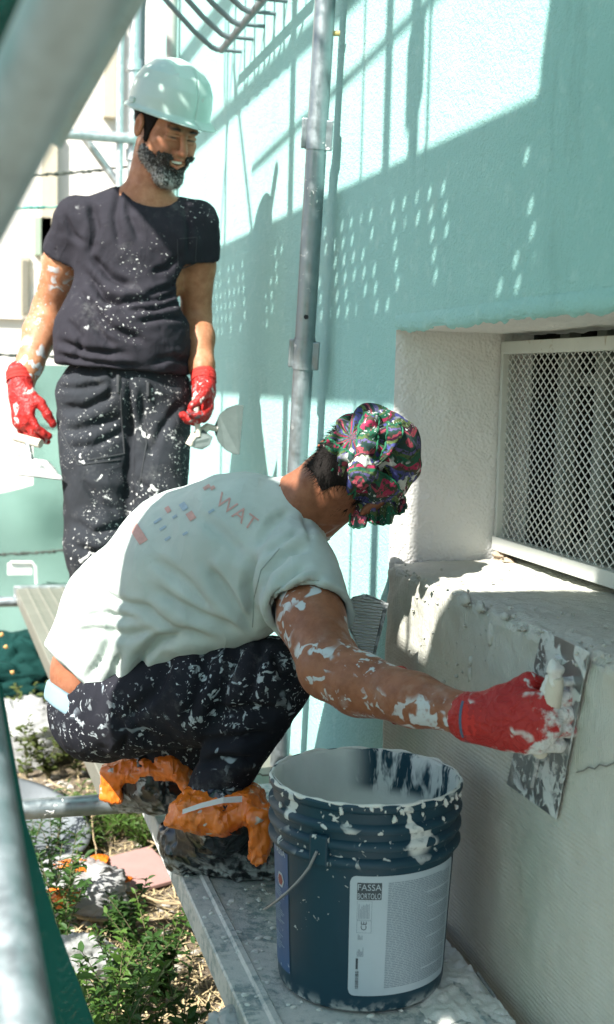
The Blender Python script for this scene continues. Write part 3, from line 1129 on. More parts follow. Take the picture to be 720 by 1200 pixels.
def rbox(c, half, R, rad=.004):
    c = np.asarray(c, float)
    half = np.asarray(half, float) - rad
    R = np.asarray(R, float)
    def fn(P):
        q = np.abs((P - c.astype(np.float32)) @ R.astype(np.float32)) - half
        return np.sqrt((np.maximum(q, 0) ** 2).sum(-1)) + np.minimum(q.max(-1), 0) - rad
    m_ = np.linalg.norm(half) + rad
    return fn, c - m_, c + m_

def project(V):
    d = V - c_o
    w = d @ c_f
    return np.stack([360 + FPX * (d @ c_r) / w, 600 - FPX * (d @ c_u) / w], 1), w

def seg_dist(p, a, b):
    a, b = np.asarray(a, float), np.asarray(b, float)
    ab = b - a
    t = np.clip(((p - a) @ ab) / max(ab @ ab, 1e-9), 0, 1)
    return np.linalg.norm(p - a - t[:, None] * ab, axis=1), t

def folds(V, Q, lines, side=1):
    """press creases into cloth: lines = (polyline, width px, depth m), taken from the survey photograph"""
    N = normals(V, Q)
    pp, w = project(V)
    face = np.clip(-(N @ c_f) * 3 + .6, 0, 1)
    dd = np.zeros(len(V))
    for (pl, wd, am) in lines:
        best = np.full(len(V), 1e9)
        fade = np.ones(len(V))
        for i in range(len(pl) - 1):
            d_, t = seg_dist(pp, pl[i], pl[i + 1])
            tt = (i + t) / (len(pl) - 1)
            m_ = d_ < best
            best = np.where(m_, d_, best)
            fade = np.where(m_, np.clip(np.minimum(tt, 1 - tt) * 5 + .15, 0, 1), fade)
        x = best / wd
        dd += am * fade * (np.exp(-x * x) * 1.5 - .5 * np.exp(-x * x / 4))
    return V + N * (dd * face)[:, None]

def wrinkle(V, Q, amp, scale, seed=0, stretch=None, ridged=True, mask=None):
    N = normals(V, Q)
    p = V if stretch is None else V @ np.asarray(stretch)
    n = fbm(p, scale, 3, seed)
    if ridged:
        n = 0.6 - np.abs(n) * 1.6
    if mask is not None:
        n = n * mask
    return V + N * (amp * n)[:, None]

def skin_obj(name, VQ, mat, parent, cols=None):
    V, Q = VQ
    o = mesh(name, V, np.ascontiguousarray(Q[:, ::-1]) if False else Q, mat, parent, True)
    return o

def paint(o, name, arr):
    at_ = o.data.attributes.new(name, 'FLOAT', 'POINT')
    at_.data.foreach_set('value', np.asarray(arr, np.float32))

# ------------------------------------------------------------------ cloth, skin and rubber
def cloth(name, c, c2=None, spl=None, rough=0.9, weave=900, var=.2, sheen=.0, fold=0.0):
    m = Mat(name, rough, spec=0.15)
    col = m.mix(m.noise(12, 4, .6), tuple(x * (1 - var) for x in c), tuple(min(1, x * (1 + var)) for x in c))
    if c2:
        col = m.mix(m.ramp(m.noise(4, 4, .6), .45, .65), col, c2)
    m.b.inputs['Sheen Weight'].default_value = sheen
    m.bump(m.noise(weave, 2), .25, .0006)
    if fold:
        m.bump(m.noise(28, 3, .5, dist=1.2), .5, fold)
        m.bump(m.ridges(9, vec=m.map((1.4, 1, .6), (.4, .3, .5)), dist=.6), .22, fold * 2)
    if spl:
        col = m.mix(m.ramp(m.noise(10, 6, .75), .55, .80, 0, .16), col, (0.5, 0.5, 0.48))
        for (sz, thr, ms, mt, colr, seed) in spl:
            sp = m.splats(sz, thr, .06, ms, mt, seed)
            col = m.mix(sp, col, colr)
            m.bump(sp, .4, .001)
    m.color(col)
    return m.m
WHITE = (0.74, 0.75, 0.72)
MT['tee_dark'] = cloth('charcoal_tee', (0.022, 0.021, 0.027), (0.030, 0.028, 0.035), ((130, .66, 5, .52, WHITE, 1), (45, .68, 4, .58, (.45, .46, .46), 3)), fold=.003)
MT['work_trousers'] = cloth('grey_work_trousers', (0.026, 0.029, 0.034), (0.018, 0.020, 0.023), ((95, .64, 7, .49, WHITE, 2), (34, .61, 6, .53, WHITE, 6), (200, .66, 9, .46, WHITE, 9)), fold=.003)
MT['tee_white'] = cloth('worn_white_tee', (0.41, 0.455, 0.425), (0.37, 0.415, 0.39), ((150, .72, 5, .55, (0.35, .38, .36), 5),), fold=.002)
MT['black_trousers'] = cloth('spattered_black_trousers', (0.012, 0.013, 0.018), (0.020, 0.020, 0.026), ((60, .58, 7, .49, (0.34, .38, .40), 1), (24, .60, 5, .52, (0.24, .28, .31), 4), (130, .64, 8, .45, (0.45, .48, .50), 8)), fold=.003)
m = Mat('red_latex_glove', 0.6, spec=.35)
col = m.mix(m.noise(30, 3), (0.25, 0.008, 0.008), (0.40, 0.020, 0.015))
col = m.mix(m.ramp(m.noise(60, 4, .7), .5, .8, 0, .5), col, (0.20, 0.02, 0.02))
coat = m.attr('coat', 'Fac')
sp = m.splats(40, .55, .08, 14, .50, 2)
cn = m.ramp(m.math('ADD', m.math('MULTIPLY', coat, .55), m.math('MULTIPLY', m.noise(42, 5, .65), .75)), .62, .74)
sp = m.math('MAXIMUM', sp, cn)
col = m.mix(sp, col, m.mix(m.noise(70, 4), (0.42, 0.42, 0.39), (0.62, 0.61, 0.57)))
dk_ = m.splats(50, .60, .08, 11, .54, 7)
col = m.mix(dk_, col, (0.08, 0.09, 0.10))
m.color(col)
m.rough(m.ramp(sp, 0, 1, .5, .9))
m.bump(sp, .6, .0018)
m.bump(m.ridges(45), .5, .003)
m.bump(m.noise(260, 3), .4, .001)
MT['glove'] = m.m
m = Mat('glove_cuff', .8)
m.color((0.46, 0.022, 0.015))
m.bump(m.wave(120, .5, 1, 1, dirn='Z'), .5, .002)
MT['cuff'] = m.m
def skin(name, c, c2, spl):
    m = Mat(name, 0.55, spec=0.4)
    m.b.inputs['Subsurface Weight'].default_value = 0.12
    m.b.inputs['Subsurface Radius'].default_value = (.012, .004, .002)
    m.b.inputs['Subsurface Scale'].default_value = .5
    col = m.mix(m.ramp(m.noise(22, 5, .7), .35, .65), c, c2)
    red = m.attr('flush_and_sun', 'Fac')
    col = m.mix(red, col, (0.42, 0.10, 0.06))
    lid = m.attr('dark', 'Fac')
    col = m.mix(lid, col, (0.022, 0.018, 0.016))
    arm = m.attr('smear', 'Fac')
    for (sz, thr, ms, mt, seed) in spl:
        sp = m.math('MULTIPLY', m.splats(sz, thr, .04, ms, mt, seed), arm)
        col = m.mix(sp, col, (0.44, 0.47, 0.48))
        m.bump(sp, .4, .001)
    dust = m.math('MULTIPLY', m.ramp(m.noise(16, 5, .7), .52, .75, 0, .16), arm)
    col = m.mix(dust, col, (0.50, 0.47, 0.43))
    m.color(col)
    m.bump(m.noise(350, 3), .35, .0008)
    m.bump(m.noise(55, 4, .6), .35, .003)
    m.rough(m.ramp(m.noise(40, 3), .3, .7, .42, .68))
    return m.m
MT['skin_s'] = skin('tanned_skin', (0.31, 0.125, 0.058), (0.43, 0.20, 0.105), ((30, .52, 6, .46, 1.3), (120, .62, 6, .46, 4.0)))
MT['skin_k'] = skin('deep_tanned_skin', (0.19, 0.066, 0.030), (0.27, 0.105, 0.052), ((34, .54, 7, .475, 2.2), (90, .61, 7, .47, 6.0), (20, .61, 4, .47, 9.0)))
MT['hair'] = plain('dark_hair', (0.012, 0.010, 0.009), .9, 0, .4, 200, .5, 300, .003)
MT['hair'].node_tree.nodes['Principled BSDF'].inputs['Specular IOR Level'].default_value = .15
m = Mat('greying_beard', .7)
m.color(m.mix(m.ramp(m.attr('grey', 'Fac'), .2, .8), (0.02, 0.018, 0.016), (0.50, 0.49, 0.47)))
MT['beard'] = m.m

def hand(vol, w, d, n, thumb_side, curl=(.9, .9, .9, .9), tcurl=.5, sc=1.0, spread=.10, grip=1.15, thumb_out=.6):
    """palm, four jointed fingers and an opposed thumb. w wrist, d towards the fingers, n where the palm faces"""
    d = unit(d)
    n = unit(n - d * (np.asarray(n) @ d))
    s_ = unit(np.cross(d, n))
    if s_ @ np.asarray(thumb_side) < 0:
        s_ = -s_
    palm = w + d * .05 * sc
    R = np.stack([d, s_, n], 1)
    vol.add(ell(palm, np.array([.058, .043, .019]) * sc, R), .012)
    vol.add(cap(w - d * .02 * sc, w + d * .03 * sc, .029 * sc, .031 * sc, n, .75), .02)
    tips = []
    lens = (.074, .083, .078, .060)
    for i in range(4):
        off = (1.5 - i) * .0205 * sc
        base = w + d * (.088 - .006 * abs(i - 1.2)) * sc + s_ * off
        ang = -spread * (1.5 - i) * .6
        dd = unit(d * cos(ang) - s_ * sin(ang))
        p = base - d * .02 * sc
        q = base
        r = .0112 * sc * (1 if i < 3 else .9)
        vol.add(cap(p, q, r * 1.1, r * 1.05), .010)
        th = 0
        for j, fr in enumerate((.46, .31, .23)):
            th += curl[i] * (1.0, grip, .8)[j]
            v_ = unit(dd * cos(th) + n * sin(th))
            e = q + v_ * lens[i] * fr * sc
            vol.add(cap(q, e, r, r * .94), .0035)
            q = e
            r *= .93
        tips.append(q)
    b = w + d * .022 * sc + s_ * .030 * sc + n * .006 * sc
    v1 = unit(d * .75 + s_ * thumb_out + n * .35)
    e1 = b + v1 * .042 * sc
    v2 = unit(d * .9 + s_ * (thumb_out - tcurl) + n * tcurl * .9)
    e2 = e1 + v2 * .034 * sc
    v3 = unit(v2 + (n * .5 - s_ * .5) * tcurl)
    e3 = e2 + v3 * .026 * sc
    vol.add(cap(b, e1, .0165 * sc, .0135 * sc), .012)
    vol.add(cap(e1, e2, .0132 * sc, .0118 * sc), .004)
    vol.add(cap(e2, e3, .0118 * sc, .0100 * sc), .004)
    return tips

def chain(vol, pts, rr, k=.02, n=None, s=1.0):
    for i in range(len(pts) - 1):
        vol.add(cap(pts[i], pts[i + 1], rr[i], rr[i + 1], n, s), k)
# ================================================================== STANDING WORKER
zU = V3(0, 0, 1)
tC = -V3(sin(YAW), cos(YAW), 0)
def head_frame(phi, th, ro):
    phi, th, ro = radians(phi), radians(th), radians(ro)
    Fw = tC * cos(phi) + c_r0 * sin(phi)
    L = c_r0 * cos(phi) - tC * sin(phi)
    Fw, U = Fw * cos(th) - zU * sin(th), zU * cos(th) + Fw * sin(th)
    def rot(v):
        a, b, c = v @ c_r0, v @ zU, v @ tC
        return c_r0 * (a * cos(ro) + b * sin(ro)) + zU * (b * cos(ro) - a * sin(ro)) + tC * c
    return np.stack([rot(L), rot(Fw), rot(U)], 1)

def head_prims(vol, c, R, grow=0.0, face=True):
    g = lambda *p: c + R @ np.array(p, float)
    A = lambda prim, k, mode='+': vol.add(prim, k, mode, grow if mode == '+' else 0)
    A(ell(g(0, -.016, .034), (.076, .098, .086), R), .02)
    A(ell(g(0, .028, -.048), (.058, .062, .078), R), .03)
    for s in (-1, 1):
        A(cap(g(s * .050, .005, -.062), g(s * .018, .066, -.108), .022, .019), .025)
        A(ell(g(s * .044, .058, -.022), (.024, .024, .020), R), .02)
    A(cap(g(-.012, .072, -.110), g(.012, .072, -.110), .019), .02)
    if not face:
        return g
    A(cap(g(-.036, .080, .020), g(.036, .080, .020), .0125), .012)
    for s in (-1, 1):
        A(ell(g(s * .031, .098, .000), (.019, .014, .0115), R), .012, '-')
        A(ell(g(s * .031, .0795, -.001), (.0155, .0105, .0135), R), .003)
        A(cap(g(s * .017, .088, -.0025), g(s * .0445, .080, -.0035), .0022), .0025, '-')
        A(cap(g(s * .016, .0905, .0035), g(s * .046, .082, .0025), .0042, .0036), .004)
        A(cap(g(s * .018, .089, -.0085), g(s * .044, .082, -.0085), .0040), .004)
        A(cap(g(s * .014, .090, .0175), g(s * .047, .080, .020), .0062, .0045), .004)
        A(ell(g(s * .036, .076, -.042), (.021, .018, .017), R), .015)
        A(cap(g(s * .026, .092, -.036), g(s * .040, .080, -.072), .0030, .0035), .005, '-')
        A(ell(g(s * .0125, .098, -.0395), (.0085, .010, .0075), R), .006)
        A(ell(g(s * .080, -.008, -.008), (.009, .019, .032), R), .006)
        A(ell(g(s * .089, -.003, -.006), (.006, .010, .017), R), .004, '-')
    for s in (-1, 1):
        for q in (-1, 0, 1):
            A(cap(g(s * .050, .076, -.003 + q * .004), g(s * .062, .062, -.003 + q * .010), .0012, .0008), .002, '-')
    for q in (0, 1, 2):
        A(cap(g(-.03, .089 - .003 * q, .034 + q * .009), g(.03, .089 - .003 * q, .034 + q * .009), .0010), .002, '-')
    A(cap(g(0, .088, .012), g(0, .113, -.030), .0085, .0105), .010)
    A(ell(g(0, .114, -.035), (.0115, .0105, .0095), R), .006)
    for s in (-1, 1):
        A(ell(g(s * .006, .109, -.0445), (.0035, .005, .003), R), .002, '-')
    A(ell(g(0, .088, -.060), (.033, .016, .020), R), .012)
    A(ell(g(0, .107, -.0655), (.031, .018, .0098), R), .004, '-')
    A(cap(g(-.029, .092, -.060), g(0, .1035, -.0560), .0036), .004)
    A(cap(g(.029, .092, -.060), g(0, .1035, -.0560), .0036), .004)
    A(cap(g(-.027, .092, -.067), g(0, .1015, -.0785), .0042), .004)
    A(cap(g(.027, .092, -.067), g(0, .1015, -.0785), .0042), .004)
    return g

SD = 3.5
def J(px, py, dd=0.0):
    return at(px, py, SD + dd)
HS = J(195, 150, 0.0)
RS = head_frame(40, 24, 2)
S = dict(neck=J(172, 226, .05), rsh=J(91, 258, .03), lsh=J(231, 262, .07), rel=J(58, 362, .15), rwr=J(25, 455, .05),
         lel=J(230, 372, .16), lwr=J(239, 452, .05), chest=J(163, 300, .07), belly=J(146, 395, .06), pel=J(146, 462, .08))
face_yaw = 12
bF = tC * cos(radians(face_yaw)) + c_r0 * sin(radians(face_yaw))
bL = c_r0 * cos(radians(face_yaw)) - tC * sin(radians(face_yaw))
BR = np.stack([bL, bF, zU], 1)
s_base = V3(S['pel'][0], S['pel'][1], 0.0)
man1 = empty('person', s_base, 'standing bearded worker in hard hat, charcoal t-shirt and grey trousers', 'person')

# --- body (skin)
lo = np.minimum.reduce([S['rwr'], S['lwr'], S['rsh'], HS]) - .16
hi = np.maximum.reduce([S['rwr'], S['lwr'], S['rsh'], S['lsh'], HS]) + .16
lo[2], hi[2] = .86, HS[2] + .18
vol = Vol(lo, hi, .0075, (HS - .115, HS + V3(.115, .115, .12)), .0022)
gS = head_prims(vol, HS, RS)
vol.add(cap(gS(0, -.03, -.06), S['neck'] + V3(0, 0, -.02), .054, .062), .02)
vol.add(cap(S['neck'] + V3(0, 0, -.035), S['rsh'] + V3(0, 0, .0), .050, .045), .03)
vol.add(cap(S['neck'] + V3(0, 0, -.035), S['lsh'] + V3(0, 0, .0), .050, .045), .03)
vol.add(ell(S['chest'], (.135, .085, .19), BR), .04)
vol.add(ell(S['pel'] + V3(0, 0, .05), (.13, .09, .16), BR), .05)
for a in ('r', 'l'):
    sh_, el_, wr_ = S[a + 'sh'], S[a + 'el'], S[a + 'wr']
    fa = wr_ - el_
    chain(vol, [sh_, sh_ + (el_ - sh_) * .45, el_, el_ + fa * .3, el_ + fa * .72, wr_ - unit(fa) * .01, wr_ + unit(fa) * .02],
          [.058, .057, .047, .050, .037, .029, .020] if a == 'r' else [.055, .052, .042, .045, .035, .027, .020], .018)
VQ = vol.mesh(1)
body = skin_obj('body', VQ, MT['skin_s'], man1)
lc = (VQ[0] - HS) @ RS
def blob(lc, c, r):
    return np.exp(-(((lc - np.array(c)) / np.array(r)) ** 2).sum(1))
fl = .35 * (blob(lc, (.04, .08, -.03), (.025, .03, .02)) + blob(lc, (-.04, .08, -.03), (.025, .03, .02)) + blob(lc, (0, .115, -.034), (.015, .015, .015)))
fl += .75 * (blob(lc, (0, .1, -.057), (.026, .02, .004)) + blob(lc, (0, .1, -.077), (.024, .02, .005)))
paint(body, 'flush_and_sun', np.clip(fl, 0, 1))
dk_ = blob(lc, (.031, .09, -.0025), (.015, .02, .0026)) + blob(lc, (-.031, .09, -.0025), (.015, .02, .0026)) + 1.2 * blob(lc, (.031, .086, .0205), (.021, .02, .0048)) + 1.2 * blob(lc, (-.031, .086, .0205), (.021, .02, .0048))
dk_ += 1.5 * blob(lc, (0, .088, -.066), (.026, .012, .006)) * (lc[:, 1] < .094)
paint(body, 'dark', np.clip(dk_, 0, 1))
sm = np.clip((1.42 - VQ[0][:, 2]) * 20, 0, 1) * (np.abs(VQ[0] @ c_r0 - S['rel'] @ c_r0) < .12)
paint(body, 'smear', sm)
# teeth
pts = []
mb = MB()
for k in range(9):
    t = (k - 4) / 4
    c = gS(t * .025, .0950 - .011 * t * t, -.0625 + .0035 * t * t)
    mb.box((-.0031, -.003, -.0058), (.0031, .003, .0040), RS, c, bev=.0008)
mb.build('teeth', plain('teeth', (0.85, 0.80, 0.70), .35, 0, .05), man1)

# --- beard, moustache and hair
hl, hh_ = HS - .13, HS + .13
bv = Vol(hl - V3(.03, .05, .06), hh_, .0026)
head_prims(bv, HS, RS, .0045)
bv.add(cap(gS(-.014, .078, -.118), gS(.014, .078, -.118), .020), .02)
g = np.meshgrid(*bv.ax, indexing='ij')
P = (np.stack(g, -1) - HS) @ RS
x, y, z = np.abs(P[..., 0]), P[..., 1], P[..., 2]
cheek = np.interp(y, [-.02, .02, .06, .085, .11], [-.005, -.045, -.066, -.049, -.044])
reg = np.maximum(z - cheek - .009 * vnoise(P, 170, 3), .004 - y + .25 * (z + .10))
lipz = np.sqrt((x / .027) ** 2 + ((z + .0665) / .0155) ** 2) - 1
reg = np.maximum(reg, -lipz * .014 * np.where(y > .05, 1, -1) - np.where(y > .05, 0, 1))
reg = np.maximum(reg, (.03 - np.sqrt((x - .0) ** 2 + (z + .03) ** 2)) * (y > .08) - .01 * (y <= .08))
bv.v = np.maximum(bv.v, reg.astype(np.float32))
VB = bv.mesh(1)
VB = (VB[0] + normals(*VB) * (0.0022 * fbm(VB[0], 260, 2, 5))[:, None], VB[1])
beard = skin_obj('beard', VB, MT['beard'], man1)
lb = (VB[0] - HS) @ RS
def greyness(l, p):
    return np.clip(.15 + 1.1 * np.clip((-l[:, 2] - .085) * 14, -.3, 1) * (.6 + .4 * vnoise(p, 60, 2)) + .4 * vnoise(p, 300, 3) + .35 * np.clip(np.abs(l[:, 0]) * 20 - .6, 0, 1) - .5 * (np.abs(l[:, 0]) < .03) * (l[:, 2] > -.062), 0, 1)
paint(beard, 'grey', greyness(lb, VB[0]))
def strands(name, V, N, n, ln, mat, parent, seed, droop=V3(0, 0, -.6), rad=.0006, grey=None, jit=.5):
    r = np.random.default_rng(seed)
    pick = r.integers(0, len(V), n)
    base = V[pick] - N[pick] * .001
    dr_ = N[pick] * .8 + droop + r.normal(0, jit, (n, 3))
    dr_ /= np.linalg.norm(dr_, axis=1)[:, None]
    L = ln * r.uniform(.5, 1.3, n)[:, None]
    a1 = np.cross(dr_, r.normal(0, 1, (n, 3)))
    a1 /= np.linalg.norm(a1, axis=1)[:, None]
    a2 = np.cross(dr_, a1)
    tip = base + dr_ * L
    vv = np.stack([base + a1 * rad, base - a1 * rad * .5 + a2 * rad * .87, base - a1 * rad * .5 - a2 * rad * .87, tip], 1).reshape(-1, 3)
    i = np.arange(n)[:, None] * 4
    F = np.concatenate([i + np.array([[0, 1, 3]]), i + np.array([[1, 2, 3]]), i + np.array([[2, 0, 3]])])
    o = mesh(name, vv, F, mat, parent)
    if grey is not None:
        paint(o, 'grey', np.repeat(np.clip(grey[pick] + r.normal(0, .35, n), 0, 1), 4))
    o['kind'] = 'stuff'
    return o
NBd = normals(*VB)
strands('beard_hair', VB[0], NBd, 7000, .008, MT['beard'], beard, 4, droop=-RS[:, 2] * .7, grey=greyness(lb, VB[0]))
# hair at temple, sideburn and nape
hv = Vol(hl, hh_, .003)
head_prims(hv, HS, RS, .0055, False)
g = np.meshgrid(*hv.ax, indexing='ij')
P = (np.stack(g, -1) - HS) @ RS
x, y, z = np.abs(P[..., 0]), P[..., 1], P[..., 2]
reg = np.maximum(np.maximum(y - np.interp(z, [-.06, -.02, .03, .06], [.022, .026, .045, .062]), -z - np.interp(y, [-.1, -.03, -.012, .01, .03], [.055, .045, -.012, .035, .05])), -(x - .03) * 3 - (y < -.04) * .5)
hv.v = np.maximum(hv.v, reg.astype(np.float32))
VH = hv.mesh(1)
hair = skin_obj('hair', VH, MT['hair'], man1)
strands('hair_strands', VH[0], normals(*VH), 2200, .010, MT['hair'], hair, 8, droop=-RS[:, 2] * .9 - RS[:, 1] * .4)
# brows
mb_v = []
r_ = np.random.default_rng(1)
pp, nn_ = [], []
for s in (-1, 1):
    for k in range(260):
        t = r_.uniform(0, 1)
        pp.append(gS(s * (.013 + .034 * t), .0945 - .012 * t, .0185 + .005 * sin(t * 2.6) + r_.normal(0, .0016)))
        nn_.append(RS @ V3(s * .9, .35, .25))
strands('eyebrows', np.array(pp), np.array(nn_), 520, .008, MT['hair'], man1, 3, droop=V3(0, 0, 0), jit=.25, rad=.0007)

# --- hard hat
m = Mat('hard_hat_plastic', 0.35, spec=0.5)
sp = m.splats(60, .62, .03, 12, .55, 3)
m.color(m.mix(sp, m.mix(m.noise(8, 3), (0.34, 0.47, 0.42), (0.41, 0.53, 0.48)), (0.40, .42, .38)))
m.bump(m.noise(60, 3), .06, .001)
MT['helmet'] = m.m
cH = gS(0, -.008, .040)
RH = RS @ np.array([[1, 0, 0], [0, cos(.10), -sin(.10)], [0, sin(.10), cos(.10)]])
def f_hat(U, W_):
    ph = 2 * pi * U
    fr = np.clip(np.cos(ph), 0, 1)
    bk = np.clip(-np.cos(ph), 0, 1)
    prof_r = np.interp(W_, [0, .08, .14, .17, .3, .45, .6, .75, .88, 1.0], [1.02, 1.10, 1.03, .995, .99, .94, .80, .58, .32, .0])
    prof_z = np.interp(W_, [0, .08, .14, .17, .3, .45, .6, .75, .88, 1.0], [-.002, -.008, .000, .006, .036, .070, .100, .120, .131, .135])
    br = np.clip(1 - W_ / .15, 0, 1)
    rx, ry = .104 * prof_r, .126 * prof_r
    ext = br * (.048 * fr ** 1.5 + .010 * bk ** 2 + .004)
    X = np.sin(ph) * (rx + ext * .5)
    Y = np.cos(ph) * (ry + ext)
    Zc = prof_z - br * (.010 * fr ** 2)
    ridge = np.exp(-(X / .016) ** 2) * .006 + .5 * np.exp(-((np.abs(X) - .048) / .008) ** 2) * .005
    Zc = Zc + ridge * np.clip((W_ - .45) * 4, 0, 1)
    P = np.stack([X, Y, Zc], -1)
    return cH + P @ RH.T
hat = grid_obj('hard_hat', f_hat, 97, 60, MT['helmet'], man1, flip=True)
sol = hat.modifiers.new('thick', 'SOLIDIFY')
sol.thickness = .003
def f_band(U, W_):
    ph = 2 * pi * U
    P = np.stack([np.sin(ph) * .092, np.cos(ph) * .112, -.012 + W_ * .03], -1)
    return cH + P @ RH.T
grid_obj('inner_band', f_band, 60, 3, plain('helmet_band', (0.10, 0.12, 0.11), .7), hat)
for s in (-1, 1):
    c = cH + RH @ V3(s * .1075, -.02, .012)
    MB().box((-.004, -.012, -.007), (.004, .012, .007), RH, c, bev=.002).build('side_slot', MT['helmet'], hat)
# --- t-shirt
lo = np.minimum.reduce([S['rsh'], S['lsh'], S['pel'], S['rel']]) - .22
hi = np.maximum.reduce([S['rsh'], S['lsh'], S['pel'], S['neck']]) + .22
lo[2], hi[2] = S['pel'][2] - .08, S['neck'][2] + .08
tv = Vol(lo, hi, .0058)
tv.add(ell(S['chest'] + V3(0, 0, .01), (.168, .112, .185), BR), .04)
tv.add(cap(S['rsh'] + bL * .060 + V3(0, 0, -.05), S['lsh'] - bL * .060 + V3(0, 0, -.05), .076, .076, bF, 1.2), .05)
tv.add(cap(J(152, 318, .07), J(144, 412, .06), .112, .124, bL, 1.36), .05)
tv.add(ell(S['belly'] - bL * .010 + bF * .02, (.176, .128, .15), BR), .06)
tv.add(ell(S['pel'] + bL * .0 + V3(0, 0, .04), (.180, .126, .13), BR), .05)
tv.add(cap(S['neck'] + V3(0, 0, -.05), S['rsh'] + V3(0, 0, .008), .052, .052), .04)
tv.add(cap(S['neck'] + V3(0, 0, -.05), S['lsh'] + V3(0, 0, .008), .052, .050), .04)
tv.add(ell(S['neck'] + bF * -.02 + V3(0, 0, -.045), (.085, .075, .06), BR), .03)
for a, fr in (('r', .40), ('l', .38)):
    sh_, el_ = S[a + 'sh'], S[a + 'el']
    e = sh_ + (el_ - sh_) * fr
    ax = unit(el_ - sh_)
    tv.add(cap(sh_ + V3(0, 0, -.006), e + ax * .05, .063, .074 if a == 'r' else .067), .03)
    fn, l_, h_ = cap(e, e + ax * .5, .14, .14)
    cutp = e + ax * .0
    def cut_fn(P, e=cutp, ax=ax):
        return np.maximum(np.linalg.norm(P - (e + ax * .08).astype(np.float32), axis=-1) - .125, -((P - e.astype(np.float32)) @ ax.astype(np.float32)))
    tv.add((cut_fn, e - .13, e + .22), .006, '-')
    tv.add(cap(e - ax * .035, e + ax * .06, .060 if a == 'r' else .054), .004, '-')
hem_n = unit(V3(0, 0, -1) + c_r0 * -.06)
tv.cut(J(146, 433, 0) + V3(0, 0, -.0), hem_n)
tv.add(ell(S['neck'] + bF * .028 + bL * .012 + V3(0, 0, .002), (.078, .080, .062), BR), .006, '-')
VT = tv.mesh(1)
lines = [([(105, 300), (130, 325), (155, 335)], 5, .010), ([(100, 318), (125, 350), (150, 360)], 5, .009), ([(92, 340), (130, 385), (170, 400)], 5, .008),
         ([(222, 310), (205, 335), (170, 345)], 4, .008), ([(218, 340), (190, 350), (140, 352), (110, 345)], 5, .010), ([(216, 352), (185, 362), (150, 362)], 4, .008),
         ([(217, 372), (190, 372), (160, 378)], 4, .006), ([(70, 400), (100, 412), (150, 415)], 5, .008), ([(66, 415), (110, 425), (170, 432)], 4, .006), ([(100, 360), (118, 390), (135, 408)], 5, .007),
         ([(150, 225), (152, 250), (165, 285)], 5, .006), ([(143, 215), (135, 250), (140, 290)], 5, .006), ([(215, 240), (222, 265), (222, 300)], 4, .006), ([(107, 235), (112, 265), (104, 300)], 6, .010),
         ([(75, 250), (85, 275), (100, 285)], 4, .005), ([(210, 300), (195, 315), (180, 318)], 4, .005), ([(224, 425), (205, 418), (180, 425)], 4, .006), ([(80, 375), (95, 395), (90, 420)], 4, .005)]
VT = (folds(VT[0], VT[1], [(a, w, -d * 1.8) for a, w, d in lines]), VT[1])
VT = (wrinkle(VT[0], VT[1], .0035, 14, 2), VT[1])
tee = skin_obj('t_shirt', VT, MT['tee_dark'], man1)
bvh_tee = BVHTree.FromPolygons([tuple(p) for p in VT[0]], [tuple(q) for q in VT[1]])
def drape(name, bvh, polypx, mat, parent, lift=.002, close=True, rad=.0012):
    pts = []
    for i in range(len(polypx) - 1):
        for t in np.linspace(0, 1, 10, endpoint=False):
            px = polypx[i][0] + (polypx[i + 1][0] - polypx[i][0]) * t
            py = polypx[i][1] + (polypx[i + 1][1] - polypx[i][1]) * t
            dr_ = unit(at(px, py, 1) - c_o)
            h = bvh.ray_cast(Vector(c_o), Vector(dr_))
            if h[0] is not None:
                pts.append(np.array(h[0]) - dr_ * lift)
    return MB().tube(pts, rad, 5).build(name, mat, parent, True)
drape('pocket_seam', bvh_tee, [(208, 280), (209, 312), (217, 318), (229, 309), (231, 278), (208, 280)], plain('seam_dark', (0.035, 0.034, 0.04), .9), tee, .0004, rad=.0014)
# --- trousers
lo = V3(*(S['pel'] - .30))
hi = V3(*(S['pel'] + .30))
lo[2], hi[2] = -.0, S['pel'][2] + .12
rv = Vol(lo, hi, .0065)
rk, lk = J(113, 642, -.02), J(182, 640, .02)
ra_, la_ = V3(*J(128, 800, .08)), V3(*J(188, 800, .10))
ra_[2] = la_[2] = .07
rh_, lh_ = J(110, 488, .08), J(183, 488, .10)
rv.add(ell(S['pel'] + V3(0, 0, .01), (.182, .128, .12), BR), .03)
rv.add(cap(rh_ + V3(0, 0, .04), rk, .103, .080), .03)
rv.add(cap(rk, ra_, .080, .072), .03)
rv.add(cap(lh_ + V3(0, 0, .04), lk, .100, .080), .03)
rv.add(cap(lk, la_, .080, .072), .03)
rv.add(ell(rk + tC * .03 + V3(0, 0, .02), (.06, .05, .09), BR), .03)
rv.cut(V3(0, 0, S['pel'][2] + .09), V3(0, 0, 1))
rv.cut(V3(0, 0, .02), V3(0, 0, -1))
VR = rv.mesh(1)
lines = [([(70, 480), (100, 478), (135, 462)], 5, .009), ([(75, 505), (105, 500), (140, 488)], 5, .009), ([(68, 455), (95, 455), (125, 448)], 4, .006), ([(80, 525), (110, 522), (145, 505)], 5, .007),
         ([(152, 445), (153, 500), (151, 600)], 5, .012), ([(165, 455), (168, 500), (180, 540)], 5, .007), ([(215, 470), (190, 500), (178, 530)], 5, .007), ([(95, 560), (118, 590), (140, 600)], 5, .006),
         ([(85, 610), (110, 625), (148, 615)], 5, .008), ([(88, 640), (115, 650), (148, 640)], 5, .008), ([(160, 560), (180, 580), (205, 585)], 5, .006), ([(130, 430), (132, 455), (120, 475)], 4, .006)]
VR = (folds(VR[0], VR[1], [(a, w, -d * 1.6) for a, w, d in lines]), VR[1])
VR = (wrinkle(VR[0], VR[1], .005, 11, 6), VR[1])
trs = skin_obj('trousers', VR, MT['work_trousers'], man1)
